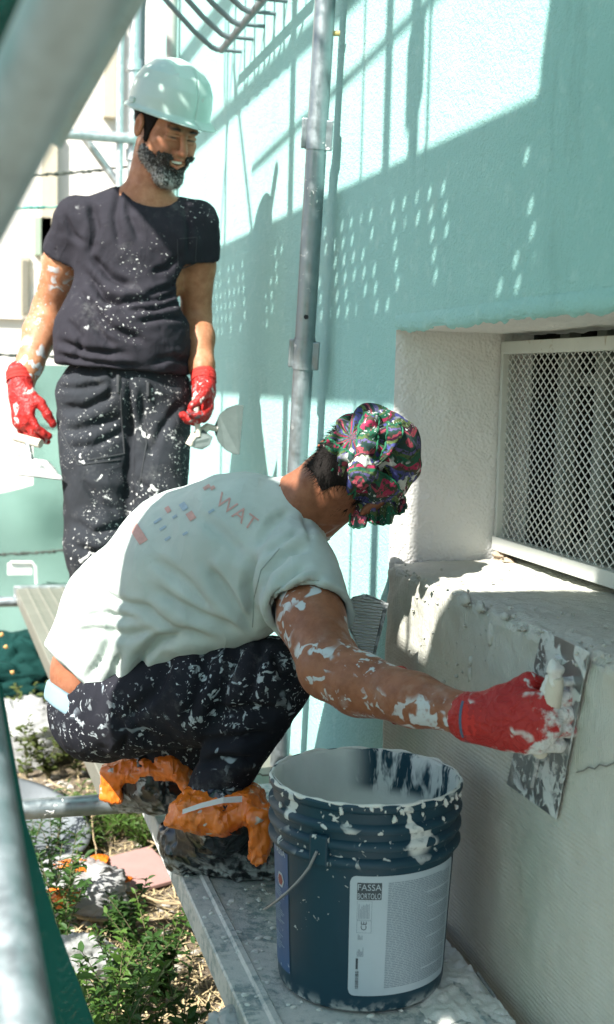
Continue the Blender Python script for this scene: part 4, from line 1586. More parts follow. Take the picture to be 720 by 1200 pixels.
bvh_tr = BVHTree.FromPolygons([tuple(p) for p in VR[0]], [tuple(q) for q in VR[1]])
sm_ = plain('trouser_seam', (0.030, 0.033, 0.036), .9)
drape('seam', bvh_tr, [(141, 447), (143, 490), (146, 532), (100, 540)], sm_, trs, .0004, rad=.0022)
drape('seam', bvh_tr, [(72, 505), (92, 545), (146, 538)], sm_, trs, .0004, rad=.0022)
drape('belt_loop', bvh_tr, [(139, 440), (139, 462)], sm_, trs, .002, rad=.006)
drape('belt_loop', bvh_tr, [(174, 448), (174, 466)], sm_, trs, .002, rad=.006)
drape('seam', bvh_tr, [(168, 470), (172, 520), (160, 590)], sm_, trs, .0004, rad=.0018)
# --- boots
for (an, dx) in ((ra_, -.03), (la_, .02)):
    bo = Vol(an - V3(.2, .25, .09), an + V3(.2, .2, .12), .006)
    c0 = V3(an[0], an[1], 0)
    d_ = unit(bF + bL * dx * 3)
    bo.add(cap(c0 + V3(0, 0, .11), c0 + V3(0, 0, .05), .055, .05), .02)
    bo.add(cap(c0 - d_ * .03 + V3(0, 0, .042), c0 + d_ * .15 + V3(0, 0, .036), .044, .040), .03)
    bo.cut(V3(0, 0, .003), V3(0, 0, -1))
    skin_obj('boot', bo.mesh(1), plain('worn_boot_leather', (0.07, 0.06, 0.05), .7), man1)
# --- gloves and the tools they hold
def cuff(w, ax, r, parent, n=None):
    mb = MB()
    for k in range(5):
        mb.tube([w + ax * (.006 * k), w + ax * (.006 * k + .006)], [r * (1 + .03 * (k % 2)), r * (1 + .03 * ((k + 1) % 2))], 24, cap=False)
    return mb.build('glove_cuff', MT['cuff'], parent, True)
wr = S['rwr']
ax_r = unit(V3(*J(30, 520, .0)) - wr)
gv = Vol(wr - .17, wr + V3(.17, .17, .08), .0030)
nR = unit(c_r0 * .55 - tC * .55 + V3(0, 0, -.1))
hand(gv, wr + ax_r * .01, ax_r, nR, tC * 1.0 + c_r0 * .3, (.42, .50, .55, .6), .5, 1.06, .14)
gv.add(cap(wr - ax_r * .045, wr + ax_r * .02, .037, .034), .02)
VG = gv.mesh(1)
VG = (wrinkle(VG[0], VG[1], .0015, 60, 4), VG[1])
gl = skin_obj('glove', VG, MT['glove'], man1)
paint(gl, 'coat', np.clip(((VG[0] - wr) @ ax_r - .06) / .12, 0, 1) * .45)
cuff(wr - ax_r * .05, ax_r, .0385, gl)
wl = S['lwr']
ax_l = unit(V3(*J(241, 500, -.01)) - wl)
gv = Vol(wl - .17, wl + V3(.17, .17, .08), .0030)
nL = unit(-c_r0 * .6 + tC * .35)
hand(gv, wl + ax_l * .008, ax_l, nL, tC * 1.0 - c_r0 * .2, (.62, .72, .78, .8), .7, 1.0, .08)
gv.add(cap(wl - ax_l * .035, wl + ax_l * .02, .034, .031), .02)
VG = gv.mesh(1)
VG = (wrinkle(VG[0], VG[1], .0015, 60, 5), VG[1])
gl = skin_obj('glove', VG, MT['glove'], man1)
paint(gl, 'coat', np.clip(((VG[0] - wl) @ ax_l - .05) / .11, 0, 1) * .5)
cuff(wl - ax_l * .042, ax_l, .0355, gl)
# ================================================================== CROUCHING WORKER
def A3(px, py, d):
    return at(px, py, d)
K = dict(T0=A3(112, 788, 2.68), T1=A3(150, 722, 2.64), T2=A3(220, 664, 2.57), T3=A3(285, 636, 2.50), T4=A3(338, 612, 2.47),
         rsh=A3(346, 664, 2.34), rel=A3(386, 792, 2.11), rwr=A3(560, 841, 1.90), lsh=A3(325, 600, 2.62), lel=A3(365, 715, 2.72), lwr=A3(425, 800, 2.50),
         pel=A3(118, 826, 2.68), rhip=A3(150, 826, 2.57), rkn=A3(318, 796, 2.42), ran=A3(252, 930, 2.46), lhip=A3(160, 815, 2.80), lkn=A3(305, 800, 2.76), lan=A3(188, 902, 2.84), neck=A3(352, 600, 2.46))
kT = unit(c_r0 * .80 + zU * .52 - tC * .05)
kF = -tC * .86 + c_r0 * .22 - zU * .42
kF = unit(kF - kT * (kF @ kT))
kL = np.cross(kT, kF)
RK = np.stack([kL, kF, kT], 1)
HK = A3(419, 553, 2.42)
lat = unit(K['lsh'] - K['rsh'])
man2 = empty('person', V3(K['pel'][0], K['pel'][1], 0), 'crouching worker in worn white t-shirt and patterned headscarf, seen from behind', 'person')
# --- body (skin)
lo = np.minimum.reduce(list(K.values())) - .14
hi = np.maximum.reduce(list(K.values()) + [HK]) + .16
lo[2] = .20
vol = Vol(lo, hi, .0068)
gK = head_prims(vol, HK, RK, 0, False)
for s in (-1, 1):
    vol.add(ell(gK(s * .081, -.010, -.010), (.009, .019, .032), RK), .006)
    vol.add(ell(gK(s * .090, -.014, -.008), (.006, .010, .018), RK), .004, '-')
vol.add(cap(gK(0, -.035, -.05), K['neck'], .058, .064), .025)
vol.add(cap(K['neck'], K['T3'], .070, .09), .03)
chain(vol, [K['T0'], K['T1'], K['T2'], K['T3']], [.094, .100, .110, .100], .04, lat, 1.15)
vol.add(cap(K['T3'], K['rsh'], .075, .046), .03)
vol.add(cap(K['T3'], K['lsh'], .09, .06), .03)
e_, w_ = K['rel'], K['rwr']
fa = w_ - e_
um = K['rsh'] + (e_ - K['rsh']) * .5
chain(vol, [K['rsh'], um, e_ + V3(0, 0, .012), e_ + fa * .22, e_ + fa * .6, w_ - unit(fa) * .015, w_ + unit(fa) * .02], [.046, .057, .049, .049, .040, .0295, .020], .02)
chain(vol, [K['lsh'], K['lel'], K['lwr']], [.055, .043, .03], .02)
VK = vol.mesh(1)
bodyk = skin_obj('body', VK, MT['skin_k'], man2)
lk_ = (VK[0] - HK) @ RK
paint(bodyk, 'flush_and_sun', .55 * blob(lk_, (.08, -.01, -.01), (.02, .03, .035)))  # sunlit orange of the left ear put into the skin colour
paint(bodyk, 'dark', np.zeros(len(VK[0])))
paint(bodyk, 'smear', np.clip((VK[0] @ c_r0 - K['rsh'] @ c_r0 + .06) * 20, 0, 1) * np.clip((.72 - VK[0][:, 2]) * 20, 0, 1))
# --- t-shirt
lo = np.minimum.reduce([K['T0'], K['lsh'], K['T4'], K['rsh']]) - .22
hi = np.maximum.reduce([K['T0'], K['lsh'], K['T4'], K['rsh'], K['rel']]) + .22
lo[2] = .22
tv = Vol(lo, hi, .0056)
chain(tv, [K['T0'], K['T1'], K['T2'], K['T3'], K['T4']], [.118, .126, .140, .132, .078], .05, lat, 1.2)
tv.add(cap(K['T3'] + V3(0, 0, -.02), K['rsh'] + V3(0, 0, -.01), .115, .070), .05)
tv.add(cap(K['T3'], K['lsh'], .10, .065), .04)
tv.add(cap(K['T4'], K['neck'], .078, .068), .03)
# loose belly of the shirt hanging over the thighs
tv.add(cap(A3(140, 775, 2.58), A3(285, 705, 2.42), .072, .075), .06)
tv.add(cap(A3(95, 785, 2.66), A3(140, 790, 2.56), .070, .060), .04)
sl0, sl1 = K['rsh'], K['rsh'] + (e_ - K['rsh']) * .60
axs = unit(e_ - K['rsh'])
tv.add(cap(sl0 + V3(0, 0, -.0), sl1, .074, .080), .03)
ec = K['rsh'] + (e_ - K['rsh']) * .46
axc = unit(axs + c_r0 * -.25)
def cut_fn(P):
    return np.maximum(np.linalg.norm(P - (ec + axs * .09).astype(np.float32), axis=-1) - .130, -((P - ec.astype(np.float32)) @ axc.astype(np.float32)))
tv.add((cut_fn, ec - .16, ec + .24), .006, '-')
tv.add(cap(ec - axs * .05, ec + axs * .06, .062), .004, '-')
# hem: cut under a slanted plane
h0, h1, h2 = A3(60, 764, 2.66), A3(112, 818, 2.58), A3(168, 812, 2.48)
def hem_fn(P):
    n1 = unit(np.cross(h1 - h0, (h0 - c_o)))
    if n1[2] > 0:
        n1 = -n1
    d1 = (P - h0.astype(np.float32)) @ n1.astype(np.float32)
    n2 = unit(np.cross(A3(172, 767, 2.5) - A3(164, 812, 2.5), A3(168, 790, 2.5) - c_o))
    return d1
fn_ = lambda P: -hem_fn(P)
tv.add((fn_, lo, hi), .004, '-')
# opening at the neck
tv.add(cap(K['neck'] + unit(HK - K['neck']) * .012, HK, .071, .08), .005, '-')
VT = tv.mesh(1)
pp, _ = project(VT[0])
lines = [([(300, 745), (265, 700), (240, 660)], 8, .010), ([(298, 730), (290, 690), (298, 650)], 7, .012), ([(305, 700), (312, 670), (335, 645), (362, 640)], 6, .010), ([(318, 715), (330, 680), (360, 662)], 6, .010),
         ([(330, 722), (350, 690), (380, 675)], 6, .009), ([(340, 600), (320, 610), (300, 640)], 6, .006), ([(352, 620), (335, 632), (310, 650)], 5, .006), ([(285, 745), (230, 720), (180, 690)], 8, .009),
         ([(250, 752), (200, 735), (165, 710)], 7, .008), ([(100, 800), (120, 770), (130, 740), (128, 715)], 6, .009), ([(160, 800), (165, 770), (185, 750), (220, 745)], 8, .014), ([(120, 812), (135, 790), (140, 765)], 6, .007),
         ([(110, 690), (140, 705), (180, 715)], 6, .007), ([(90, 725), (125, 720), (160, 725)], 6, .007), ([(80, 745), (110, 738), (150, 745), (190, 735)], 6, .007), ([(355, 600), (362, 620), (365, 635)], 4, .004), ([(180, 655), (220, 685), (250, 720)], 8, .007),
         ([(325, 720), (345, 712), (395, 700)], 6, .006), ([(230, 600), (260, 625), (285, 650)], 8, .005)]
VT = (folds(VT[0], VT[1], [(a, w * .9, -d * 1.5) for a, w, d in lines]), VT[1])
VT = (wrinkle(VT[0], VT[1], .004, 9, 12), VT[1])
teek = skin_obj('t_shirt', VT, MT['tee_white'], man2)
bvh_k = BVHTree.FromPolygons([tuple(p) for p in VT[0]], [tuple(q) for q in VT[1]])

# seams
smk = plain('shirt_seam', (0.30, 0.34, 0.32), .9)
drape('seam', bvh_k, [(322, 727), (345, 719), (372, 712), (398, 707)], smk, teek, .0003, rad=.0010)
drape('seam', bvh_k, [(296, 735), (298, 700), (306, 668), (330, 640)], smk, teek, .0003, rad=.0012)
drape('seam', bvh_k, [(66, 760), (100, 800), (150, 796)], smk, teek, .0003, rad=.0010)
# faded print on the back of the shirt, draped on the cloth
def text_mesh(txt, size=1.0):
    cu = bpy.data.curves.new('txt', 'FONT')
    cu.body = txt
    cu.size = size
    cu.resolution_u = 3
    o = bpy.data.objects.new('txt', cu)
    C.objects.link(o)
    me = bpy.data.meshes.new_from_object(o.evaluated_get(bpy.context.evaluated_depsgraph_get()))
    v = np.array([tuple(p.co) for p in me.vertices])
    f = [list(p.vertices) for p in me.polygons]
    bpy.data.objects.remove(o)
    bpy.data.curves.remove(cu)
    bpy.data.meshes.remove(me)
    return v, f
def subdivide(v, f, n):
    import bmesh
    bm = bmesh.new()
    vs_ = [bm.verts.new(p) for p in v]
    for q in f:
        try:
            bm.faces.new([vs_[i] for i in q])
        except Exception:
            pass
    bmesh.ops.triangulate(bm, faces=bm.faces[:])
    for _ in range(n):
        bmesh.ops.subdivide_edges(bm, edges=bm.edges[:], cuts=1)
    bm.verts.ensure_lookup_table()
    bm.verts.index_update()
    r = (np.array([tuple(p.co) for p in bm.verts]), [[p.index for p in q.verts] for q in bm.faces])
    bm.free()
    return r
def drape_print(name, v, f, org, ux, uy, mat, parent, bvh, lift=.0012):
    """v 2-d artwork in px units laid out from org along ux, uy of the survey photograph, dropped on the cloth"""
    out = []
    for p in v:
        px = org[0] + ux[0] * p[0] + uy[0] * p[1]
        py = org[1] + ux[1] * p[0] + uy[1] * p[1]
        dr_ = unit(at(px, py, 1) - c_o)
        h = bvh.ray_cast(Vector(c_o), Vector(dr_))
        q = np.array(h[0]) + np.array(h[1]) * lift * np.sign(-(np.array(h[1]) @ dr_)) if h[0] is not None else at(px, py, 2.5)
        out.append(q)
    return mesh(name, np.array(out), f, mat, parent)
red_p = plain('faded_red_print', (0.46, 0.27, 0.24), .9, 0, .25, 90)
blue_p = plain('faded_blue_print', (0.27, 0.34, 0.40), .9, 0, .25, 90)
ux, uy = (.80, .60), (.55, -.83)
v_, f_ = subdivide(*text_mesh('WAT', 24), 1)
drape_print('lettering', v_, f_, (251, 590), ux, uy, red_p, teek, bvh_k)
for (w, h, org, mat) in ((26, 12, (150, 617), red_p), (10, 9, (218, 603), red_p), (7, 6, (193, 596), red_p), (9, 8, (210, 592), blue_p), (3, 11, (180, 612), blue_p), (3, 9, (187, 620), blue_p), (3, 8, (193, 632), blue_p), (3, 6, (202, 606), blue_p), (3, 7, (214, 626), blue_p), (4, 9, (238, 572), red_p), (4, 6, (246, 572), red_p), (3, 8, (244, 600), blue_p)):
    g_ = [(x * w / 6, y * h / 4) for x in range(7) for y in range(5)]
    f_ = [[x * 5 + y, (x + 1) * 5 + y, (x + 1) * 5 + y + 1, x * 5 + y + 1] for x in range(6) for y in range(4)]
    drape_print('print', np.array([(a, b, 0) for a, b in g_]), f_, org, (.55, .84), (.8, -.5), mat, teek, bvh_k)

# --- trousers
lo = np.minimum.reduce([K['pel'], K['rkn'], K['ran'], K['lan'], K['lkn']]) - .17
hi = np.maximum.reduce([K['pel'], K['rkn'], K['ran'], K['lan'], K['lkn'], K['lhip']]) + .17
lo[2] = .02
rv = Vol(lo, hi, .0056)
rv.add(ell(K['pel'] + V3(.02, 0, .005), (.130, .155, .116)), .03)
rv.add(ell(A3(112, 840, 2.62), (.085, .10, .085)), .03)
chain(rv, [K['rhip'], K['rhip'] * .45 + K['rkn'] * .55, K['rkn']], [.104, .098, .080], .025)
chain(rv, [K['rkn'] + V3(.004, 0, 0), K['rkn'] * .5 + K['ran'] * .5 + V3(-.004, 0, .0), K['ran']], [.074, .064, .052], .009)
chain(rv, [K['lhip'], K['lkn']], [.115, .085], .03)
chain(rv, [K['lkn'], K['lan']], [.08, .058], .025)
wn_ = unit(K['T1'] - K['T0'] + V3(0, 0, .05))
wp = A3(66, 800, 2.66)
nn2 = unit(np.cross(A3(112, 818, 2.6) - A3(58, 770, 2.66), A3(85, 800, 2.6) - c_o))
if nn2[2] < 0:
    nn2 = -nn2
wq, wnn = A3(62, 812, 2.66), unit(nn2 + V3(-.15, 0, .2))
wctr = A3(95, 770, 2.66)
def waist_fn(P):
    return np.maximum(-((P - wq.astype(np.float32)) @ wnn.astype(np.float32)), np.linalg.norm(P - wctr.astype(np.float32), axis=-1) - .12)
rv.add((waist_fn, wctr - .2, wctr + .2), .004, '-')
VR = rv.mesh(1)
lines = [([(240, 760), (235, 800), (215, 850)], 7, .010), ([(280, 755), (262, 800), (250, 850)], 8, .013), ([(320, 760), (330, 790), (355, 800)], 6, .007), ([(200, 770), (180, 810), (140, 850)], 7, .008), ([(250, 840), (285, 830), (335, 835)], 7, .009),
         ([(240, 870), (275, 865), (315, 862)], 6, .010), ([(235, 895), (265, 890), (300, 890)], 5, .009), ([(130, 835), (150, 860), (140, 885)], 5, .006), ([(310, 750), (300, 780), (290, 830)], 7, .008), ([(180, 870), (160, 855), (150, 830)], 6, .006)]
VR = (folds(VR[0], VR[1], [(a, w, -d * 1.5) for a, w, d in lines]), VR[1])
VR = (wrinkle(VR[0], VR[1], .005, 11, 16), VR[1])
trk = skin_obj('trousers', VR, MT['black_trousers'], man2)
# pale elastic waistband
wv = Vol(lo, hi, .0056)
wv.add(ell(K['pel'] + V3(.02, 0, .010), (.137, .158, .132)), .03)
wv.add(ell(A3(112, 838, 2.62), (.083, .095, .088)), .03)
nw = unit(nn2 + V3(-.15, 0, .2))
wv.cut(A3(62, 799, 2.66), nw)
wv.cut(A3(62, 824, 2.66), -nw)
wv.cut(A3(135, 800, 2.6), c_r0)
skin_obj('waistband', wv.mesh(1), plain('pale_blue_elastic', (0.18, 0.29, 0.34), .9), man2)
# --- boots wrapped in black plastic and orange bags
m = Mat('black_bin_bag', .28, spec=.6)
sp = m.splats(40, .56, .04, 9, .50, 3)
lowz = m.ramp(m.sep(m.geo(), 2), .075, .01)
sp = m.math('MAXIMUM', m.math('MULTIPLY', sp, .9), m.math('MULTIPLY', lowz, m.ramp(m.noise(50, 4), .42, .58)))
m.color(m.mix(sp, (0.006, 0.010, 0.012), (0.36, 0.38, 0.38)))
m.rough(m.ramp(sp, 0, 1, .28, .85))
m.bump(m.ridges(16, vec=m.map((1, 1, .5)), dist=.3), .5, .007)
MT['bin_bag'] = m.m
m = Mat('orange_bag', .28, spec=.6)
sp = m.splats(45, .62, .04, 9, .55, 3)
m.color(m.mix(sp, m.mix(m.noise(14, 3), (0.62, 0.13, 0.012), (0.75, 0.19, 0.02)), (0.5, .48, .44)))
m.b.inputs['Transmission Weight'].default_value = 0.0
m.bump(m.ridges(15, vec=m.map((1, 1, .4)), dist=.3), .5, .008)
m.bump(m.ridges(34, vec=m.map((1.3, 1, .5)), dist=.2), .3, .003)
MT['orange'] = m.m
def facets(p, scale, seed):
    """plane facets of a crumpled sheet: each random cell tilts its own way"""
    q = np.asarray(p, float) * scale
    base = np.floor(q).astype(np.int64)
    best = np.full(len(q), 1e9)
    out = np.zeros(len(q))
    for a in (-1, 0, 1):
        for b in (-1, 0, 1):
            for c in (-1, 0, 1):
                ci = base + np.array([a, b, c])
                k = ci & 63
                r1 = _PERM[k[:, 0], k[:, 1], (k[:, 2] + seed * 7) & 63]
                r2 = _PERM[(k[:, 1] + 13) & 63, k[:, 2], (k[:, 0] + seed * 5) & 63]
                r3 = _PERM[(k[:, 2] + 29) & 63, k[:, 0], (k[:, 1] + seed * 3) & 63]
                s = ci + np.stack([r1, r2, r3], 1)
                dv = q - s
                d2 = (dv * dv).sum(1)
                n = np.stack([r2, r3, r1], 1) * 2 - 1
                h = (dv * n).sum(1)
                m_ = d2 < best
                best = np.where(m_, d2, best)
                out = np.where(m_, h, out)
    return out
def crumple(VQ, amp, sc, seed):
    V, Q = VQ
    N = normals(V, Q)
    rg = lambda s, k: np.clip(1 - np.abs(vnoise(V, s, k)) * 2.2, 0, 1) ** 3
    h = .75 * facets(V, sc, seed) + .35 * facets(V, sc * 2.3, seed + 2) + .30 * rg(sc * 1.2, seed + 1)
    V = V + N * (amp * h)[:, None]
    return relax(V, Q, .2), Q
def boot(heel, toe, ank, h, seed, parent, flat=.004):
    bo = Vol(np.minimum(np.minimum(heel, toe), ank) - .11, np.maximum(np.maximum(heel, toe), ank) + .11, .0046)
    bo.add(cap(heel, toe, .050, .046), .03)
    bo.add(cap(heel + V3(.03, 0, .015), ank, .056, .058), .04)
    bo.add(cap(ank, toe * .6 + heel * .4, .05, .045), .04)
    bo.cut(V3(0, 0, flat), V3(0, 0, -1))
    return skin_obj('boot', crumple(bo.mesh(1), .012, 15, seed), MT['bin_bag'], parent)
h_, t_ = on_z(214, 990, .052), on_z(318, 1002, .046)
ank = A3(258, 950, 2.44)
bt = boot(h_, t_, ank, 0, 2, man2)
ov = Vol(ank - .17, ank + .17, .0044)
ov.add(cap(A3(226, 949, 2.43), A3(292, 943, 2.43), .034, .034, tC, 2.0), .02)
ov.add(cap(A3(199, 963, 2.40), A3(230, 949, 2.42), .010, .032, tC, 1.9), .02)
ov.add(rbox(A3(305, 978, 2.375), (.019, .022, .052), np.stack([c_r0, tC, unit(zU - c_r0 * .12)], 1), .006), .015)
ov.add(cap(A3(245, 958, 2.42), A3(262, 966, 2.40), .026, .020, tC, 2.0), .02)
skin_obj('orange_wrap', crumple(ov.mesh(1), .0095, 24, 9), MT['orange'], bt)
bvh_o = None
tp = [A3(214, 951, 2.36), A3(236, 944, 2.355), A3(262, 938, 2.355), A3(284, 937, 2.37)]
wt = MB()
b = 0
vv = []
for i, p in enumerate(tp):
    vv += [p + V3(0, 0, .004 + .001 * i), p - V3(0, 0, .005)]
mesh('white_tape', np.array(vv), [[2 * i, 2 * i + 1, 2 * i + 3, 2 * i + 2] for i in range(len(tp) - 1)], plain('white_tape', (0.72, .70, .72), .5), bt)
h2_, t2_ = A3(148, 921, 2.88), A3(212, 925, 2.83)
an2 = A3(184, 900, 2.84)
bt2 = boot(h2_, t2_, an2, 0, 7, man2, .0)
ov = Vol(an2 - .16, an2 + .16, .0048)
ov.add(cap(A3(142, 901, 2.85), A3(206, 893, 2.81), .032, .032, tC, 2.0), .02)
ov.add(rbox(A3(132, 916, 2.83), (.022, .030, .036), np.stack([c_r0, tC, unit(zU + c_r0 * .2)], 1), .006), .015)
ov.add(cap(A3(214, 896, 2.79), A3(221, 932, 2.76), .020, .011, tC, 1.6), .02)
skin_obj('orange_wrap', crumple(ov.mesh(1), .0095, 24, 4), MT['orange'], bt2)

# --- hair below the scarf
hv = Vol(HK - .16, HK + .16, .0032)
head_prims(hv, HK, RK, .007, False)
hv.add(cap(gK(0, -.075, -.02), gK(0, -.07, -.06), .045, .035), .02)
g = np.meshgrid(*hv.ax, indexing='ij')
P = (np.stack(g, -1) - HK) @ RK
x, y, z = np.abs(P[..., 0]), P[..., 1], P[..., 2]
reg = np.maximum(np.maximum(y + .02, -.072 - z - .2 * x), z - .06)
hv.v = np.maximum(hv.v, reg.astype(np.float32))
VH = hv.mesh(1)
hk = skin_obj('hair', VH, MT['hair'], man2)
strands('hair_strands', VH[0], normals(*VH), 3500, .016, MT['hair'], hk, 18, droop=-kT * .9, jit=.35)
# --- headscarf
m = Mat('patterned_scarf', .85, spec=.2)
st = m.attr('stripe', 'Fac')
ph_ = m.math('FRACT', m.math('ADD', st, m.math('MULTIPLY', m.noise(12, 2, .5), 1.3)))
rp = m.t.nodes.new('ShaderNodeValToRGB')
rp.color_ramp.interpolation = 'CONSTANT'
stops = [(0, (0.014, 0.09, 0.05)), (.13, (0.30, 0.025, 0.07)), (.25, (0.06, 0.05, 0.035)), (.33, (0.055, 0.06, 0.20)), (.46, (0.10, 0.15, 0.05)), (.56, (0.05, 0.012, 0.03)), (.66, (0.28, 0.05, 0.07)), (.74, (0.02, 0.05, 0.045)), (.84, (0.10, 0.085, 0.20)), (.93, (0.07, 0.11, 0.04))]
while len(rp.color_ramp.elements) < len(stops):
    rp.color_ramp.elements.new(.5)
for el_, (p_, c_) in zip(rp.color_ramp.elements, stops):
    el_.position = p_
    el_.color = (*c_, 1)
m.link(ph_, rp.inputs['Fac'])
col = rp.outputs['Color']
col = m.mix(m.ramp(m.noise(150, 2, .5), .50, .62), col, (0.03, 0.045, 0.03))
sp = m.splats(40, .56, .03, 12, .54, 2)
col = m.mix(sp, col, (0.46, 0.49, 0.46))
sp2 = m.splats(150, .65, .02, 10, .48, 6)
col = m.mix(sp2, col, (0.58, 0.60, 0.58))
m.color(col)
m.bump(m.noise(500, 2), .3, .0008)
m.bump(sp, .6, .002)
MT['scarf'] = m.m
MT['trim'] = plain('green_crochet_trim', (0.012, 0.12, 0.06), .9, 0, .5, 120, .8, 160, .003)
sv = Vol(HK - .17, HK + .17, .0036)
sv.add(ell(gK(0, -.020, .040), (.088, .110, .092), RK), .02)
sv.add(cap(gK(.02, -.112, .018), gK(-.02, -.112, .018), .026), .03)
g = np.meshgrid(*sv.ax, indexing='ij')
P = (np.stack(g, -1) - HK) @ RK
x, y, z = P[..., 0], P[..., 1], P[..., 2]
reg = -(z + .030 + .05 * (y + .02)) + .010 * np.sin(x * 40)
sv.v = np.maximum(sv.v, reg.astype(np.float32))
VS = sv.mesh(1)
ls = (VS[0] - HK) @ RK
kc = np.array([0.0, -.125, .018])
dl_ = ls - kc
ang_ = np.arctan2(dl_[:, 2], dl_[:, 0])
rad_ = np.linalg.norm(dl_, axis=1)
pleat = np.sin(ang_ * 10 + 2.0 * np.sin(rad_ * 30)) * np.clip(rad_ / .05, 0, 1) * np.clip(1.6 - rad_ / .12, .25, 1)
VS = (VS[0] + normals(*VS) * ((.0075 * pleat + .003 * fbm(VS[0], 30, 2, 3)))[:, None], VS[1])
scarf = skin_obj('headscarf', VS, MT['scarf'], man2)
paint(scarf, 'stripe', ang_ * .9 + 6 + rad_ * 3)
bvh_s = BVHTree.FromPolygons([tuple(p) for p in VS[0]], [tuple(q) for q in VS[1]])
def ribbon(name, ctr, wid, parent, cup=.006, trim=True, n=24, tw=None):
    """strip of cloth along ctr (list of 3-d), half width vectors wid"""
    ctr = np.array(ctr)
    wid = np.array(wid)
    t = np.linspace(0, 1, len(ctr))
    T = np.linspace(0, 1, n)
    cc = np.stack([np.interp(T, t, ctr[:, k]) for k in range(3)], 1)
    for _ in range(3):
        cc[1:-1] = .5 * cc[1:-1] + .25 * (cc[:-2] + cc[2:])
    ww = np.stack([np.interp(T, t, wid[:, k]) for k in range(3)], 1)
    tn = np.gradient(cc, axis=0)
    nr = np.cross(tn, ww)
    nr /= np.linalg.norm(nr, axis=1)[:, None] + 1e-9
    us = np.linspace(-1, 1, 9)
    P = np.stack([cc + ww * u + nr * (cup * (1 - u * u) + .002 * np.sin(u * 9)) for u in us], 1)
    last = [None] * 9
    for a_ in range(n):
        for b_ in range(9):
            dr_ = unit(P[a_, b_] - c_o)
            h = bvh_s.ray_cast(Vector(c_o), Vector(dr_))
            if h[0] is not None:
                tmax = h[3] - .005 - cup * (1 - us[b_] ** 2) - .004 * sin(pi * a_ / (n - 1))
                P[a_, b_] = c_o + dr_ * tmax
                last[b_] = tmax
            elif last[b_] is not None:
                P[a_, b_] = c_o + dr_ * (last[b_] + .002)
    i = np.arange(n * 9).reshape(n, 9)
    F = np.stack([i[:-1, :-1], i[1:, :-1], i[1:, 1:], i[:-1, 1:]], -1).reshape(-1, 4)
    o = mesh(name, P.reshape(-1, 3), np.ascontiguousarray(F), MT['scarf'], parent, True)
    paint(o, 'stripe', np.repeat(np.linspace(0, 1.1, n), 9) + len(bpy.data.objects) * .37)
    sd = o.modifiers.new('thick', 'SOLIDIFY')
    sd.thickness = .0025
    sd.offset = 0
    if trim:
        for e in (0, 8):
            pts = P[:, e]
            wob = pts + np.random.default_rng(e).normal(0, .0008, pts.shape)
            MB().tube(list(wob), .0022, 6).build('trim', MT['trim'], parent, True)
        MB().tube(list(P[-1]), .0022, 6).build('trim', MT['trim'], parent, True)
    return o
kd = 2.26
kp = A3(425, 553, kd)
ribbon('scarf_loop', [A3(424, 556, kd), A3(412, 560, kd), A3(398, 564, kd), A3(386, 568, kd + .01)], [V3(0, 0, .010), V3(0, 0, .027), V3(0, 0, .032) + c_r0 * .002, V3(0, 0, .026) + c_r0 * .004], scarf, .010)
ribbon('scarf_loop', [A3(424, 550, kd), A3(405, 540, kd + .03), A3(388, 528, kd + .06), A3(380, 516, kd + .08)], [V3(0, 0, .008) + c_r0 * .006, V3(0, 0, .014) + c_r0 * .008, V3(0, 0, .010) + c_r0 * .012, V3(0, 0, .006) + c_r0 * .006], scarf)
ribbon('scarf_tail', [A3(426, 556, kd), A3(425, 580, kd + .01), A3(422, 600, kd + .03), A3(419, 616, kd + .05)], [c_r0 * .008, c_r0 * .014, c_r0 * .017, c_r0 * .014], scarf)
ribbon('scarf_tail', [A3(430, 556, kd), A3(442, 578, kd + .01), A3(448, 596, kd + .03), A3(446, 612, kd + .05)], [c_r0 * .008 + V3(0, 0, .002), c_r0 * .018 + V3(0, 0, .004), c_r0 * .024 + V3(0, 0, .006), c_r0 * .020], scarf)
ribbon('scarf_tail', [A3(432, 553, kd), A3(452, 570, kd + .03), A3(464, 585, kd + .06), A3(470, 598, kd + .09)], [c_r0 * .006 + V3(0, 0, .007), c_r0 * .012 + V3(0, 0, .014), c_r0 * .012 + V3(0, 0, .012), c_r0 * .010 + V3(0, 0, .008)], scarf)
ribbon('scarf_fold', [A3(424, 548, kd), A3(430, 525, kd + .03), A3(432, 500, kd + .08), A3(436, 484, kd + .12)], [c_r0 * .010, c_r0 * .018, c_r0 * .018, c_r0 * .012], scarf)
ribbon('scarf_fold', [A3(430, 548, kd), A3(450, 535, kd + .03), A3(463, 515, kd + .08), A3(462, 495, kd + .13)], [V3(0, 0, .008) + c_r0 * .004, V3(0, 0, .012) + c_r0 * .010, c_r0 * .014 + V3(0, 0, .008), c_r0 * .012], scarf)
kn = Vol(kp - .06, kp + .06, .003)
kn.add(cap(kp + V3(0, 0, .016), kp - V3(0, 0, .014), .017, .015), .01)
kn.add(cap(kp + c_r0 * .012, kp - c_r0 * .012, .014), .01)
KN = crumple(kn.mesh(1), .005, 60, 3)
paint(skin_obj('scarf_knot', KN, MT['scarf'], scarf), 'stripe', KN[0][:, 2] * 14)

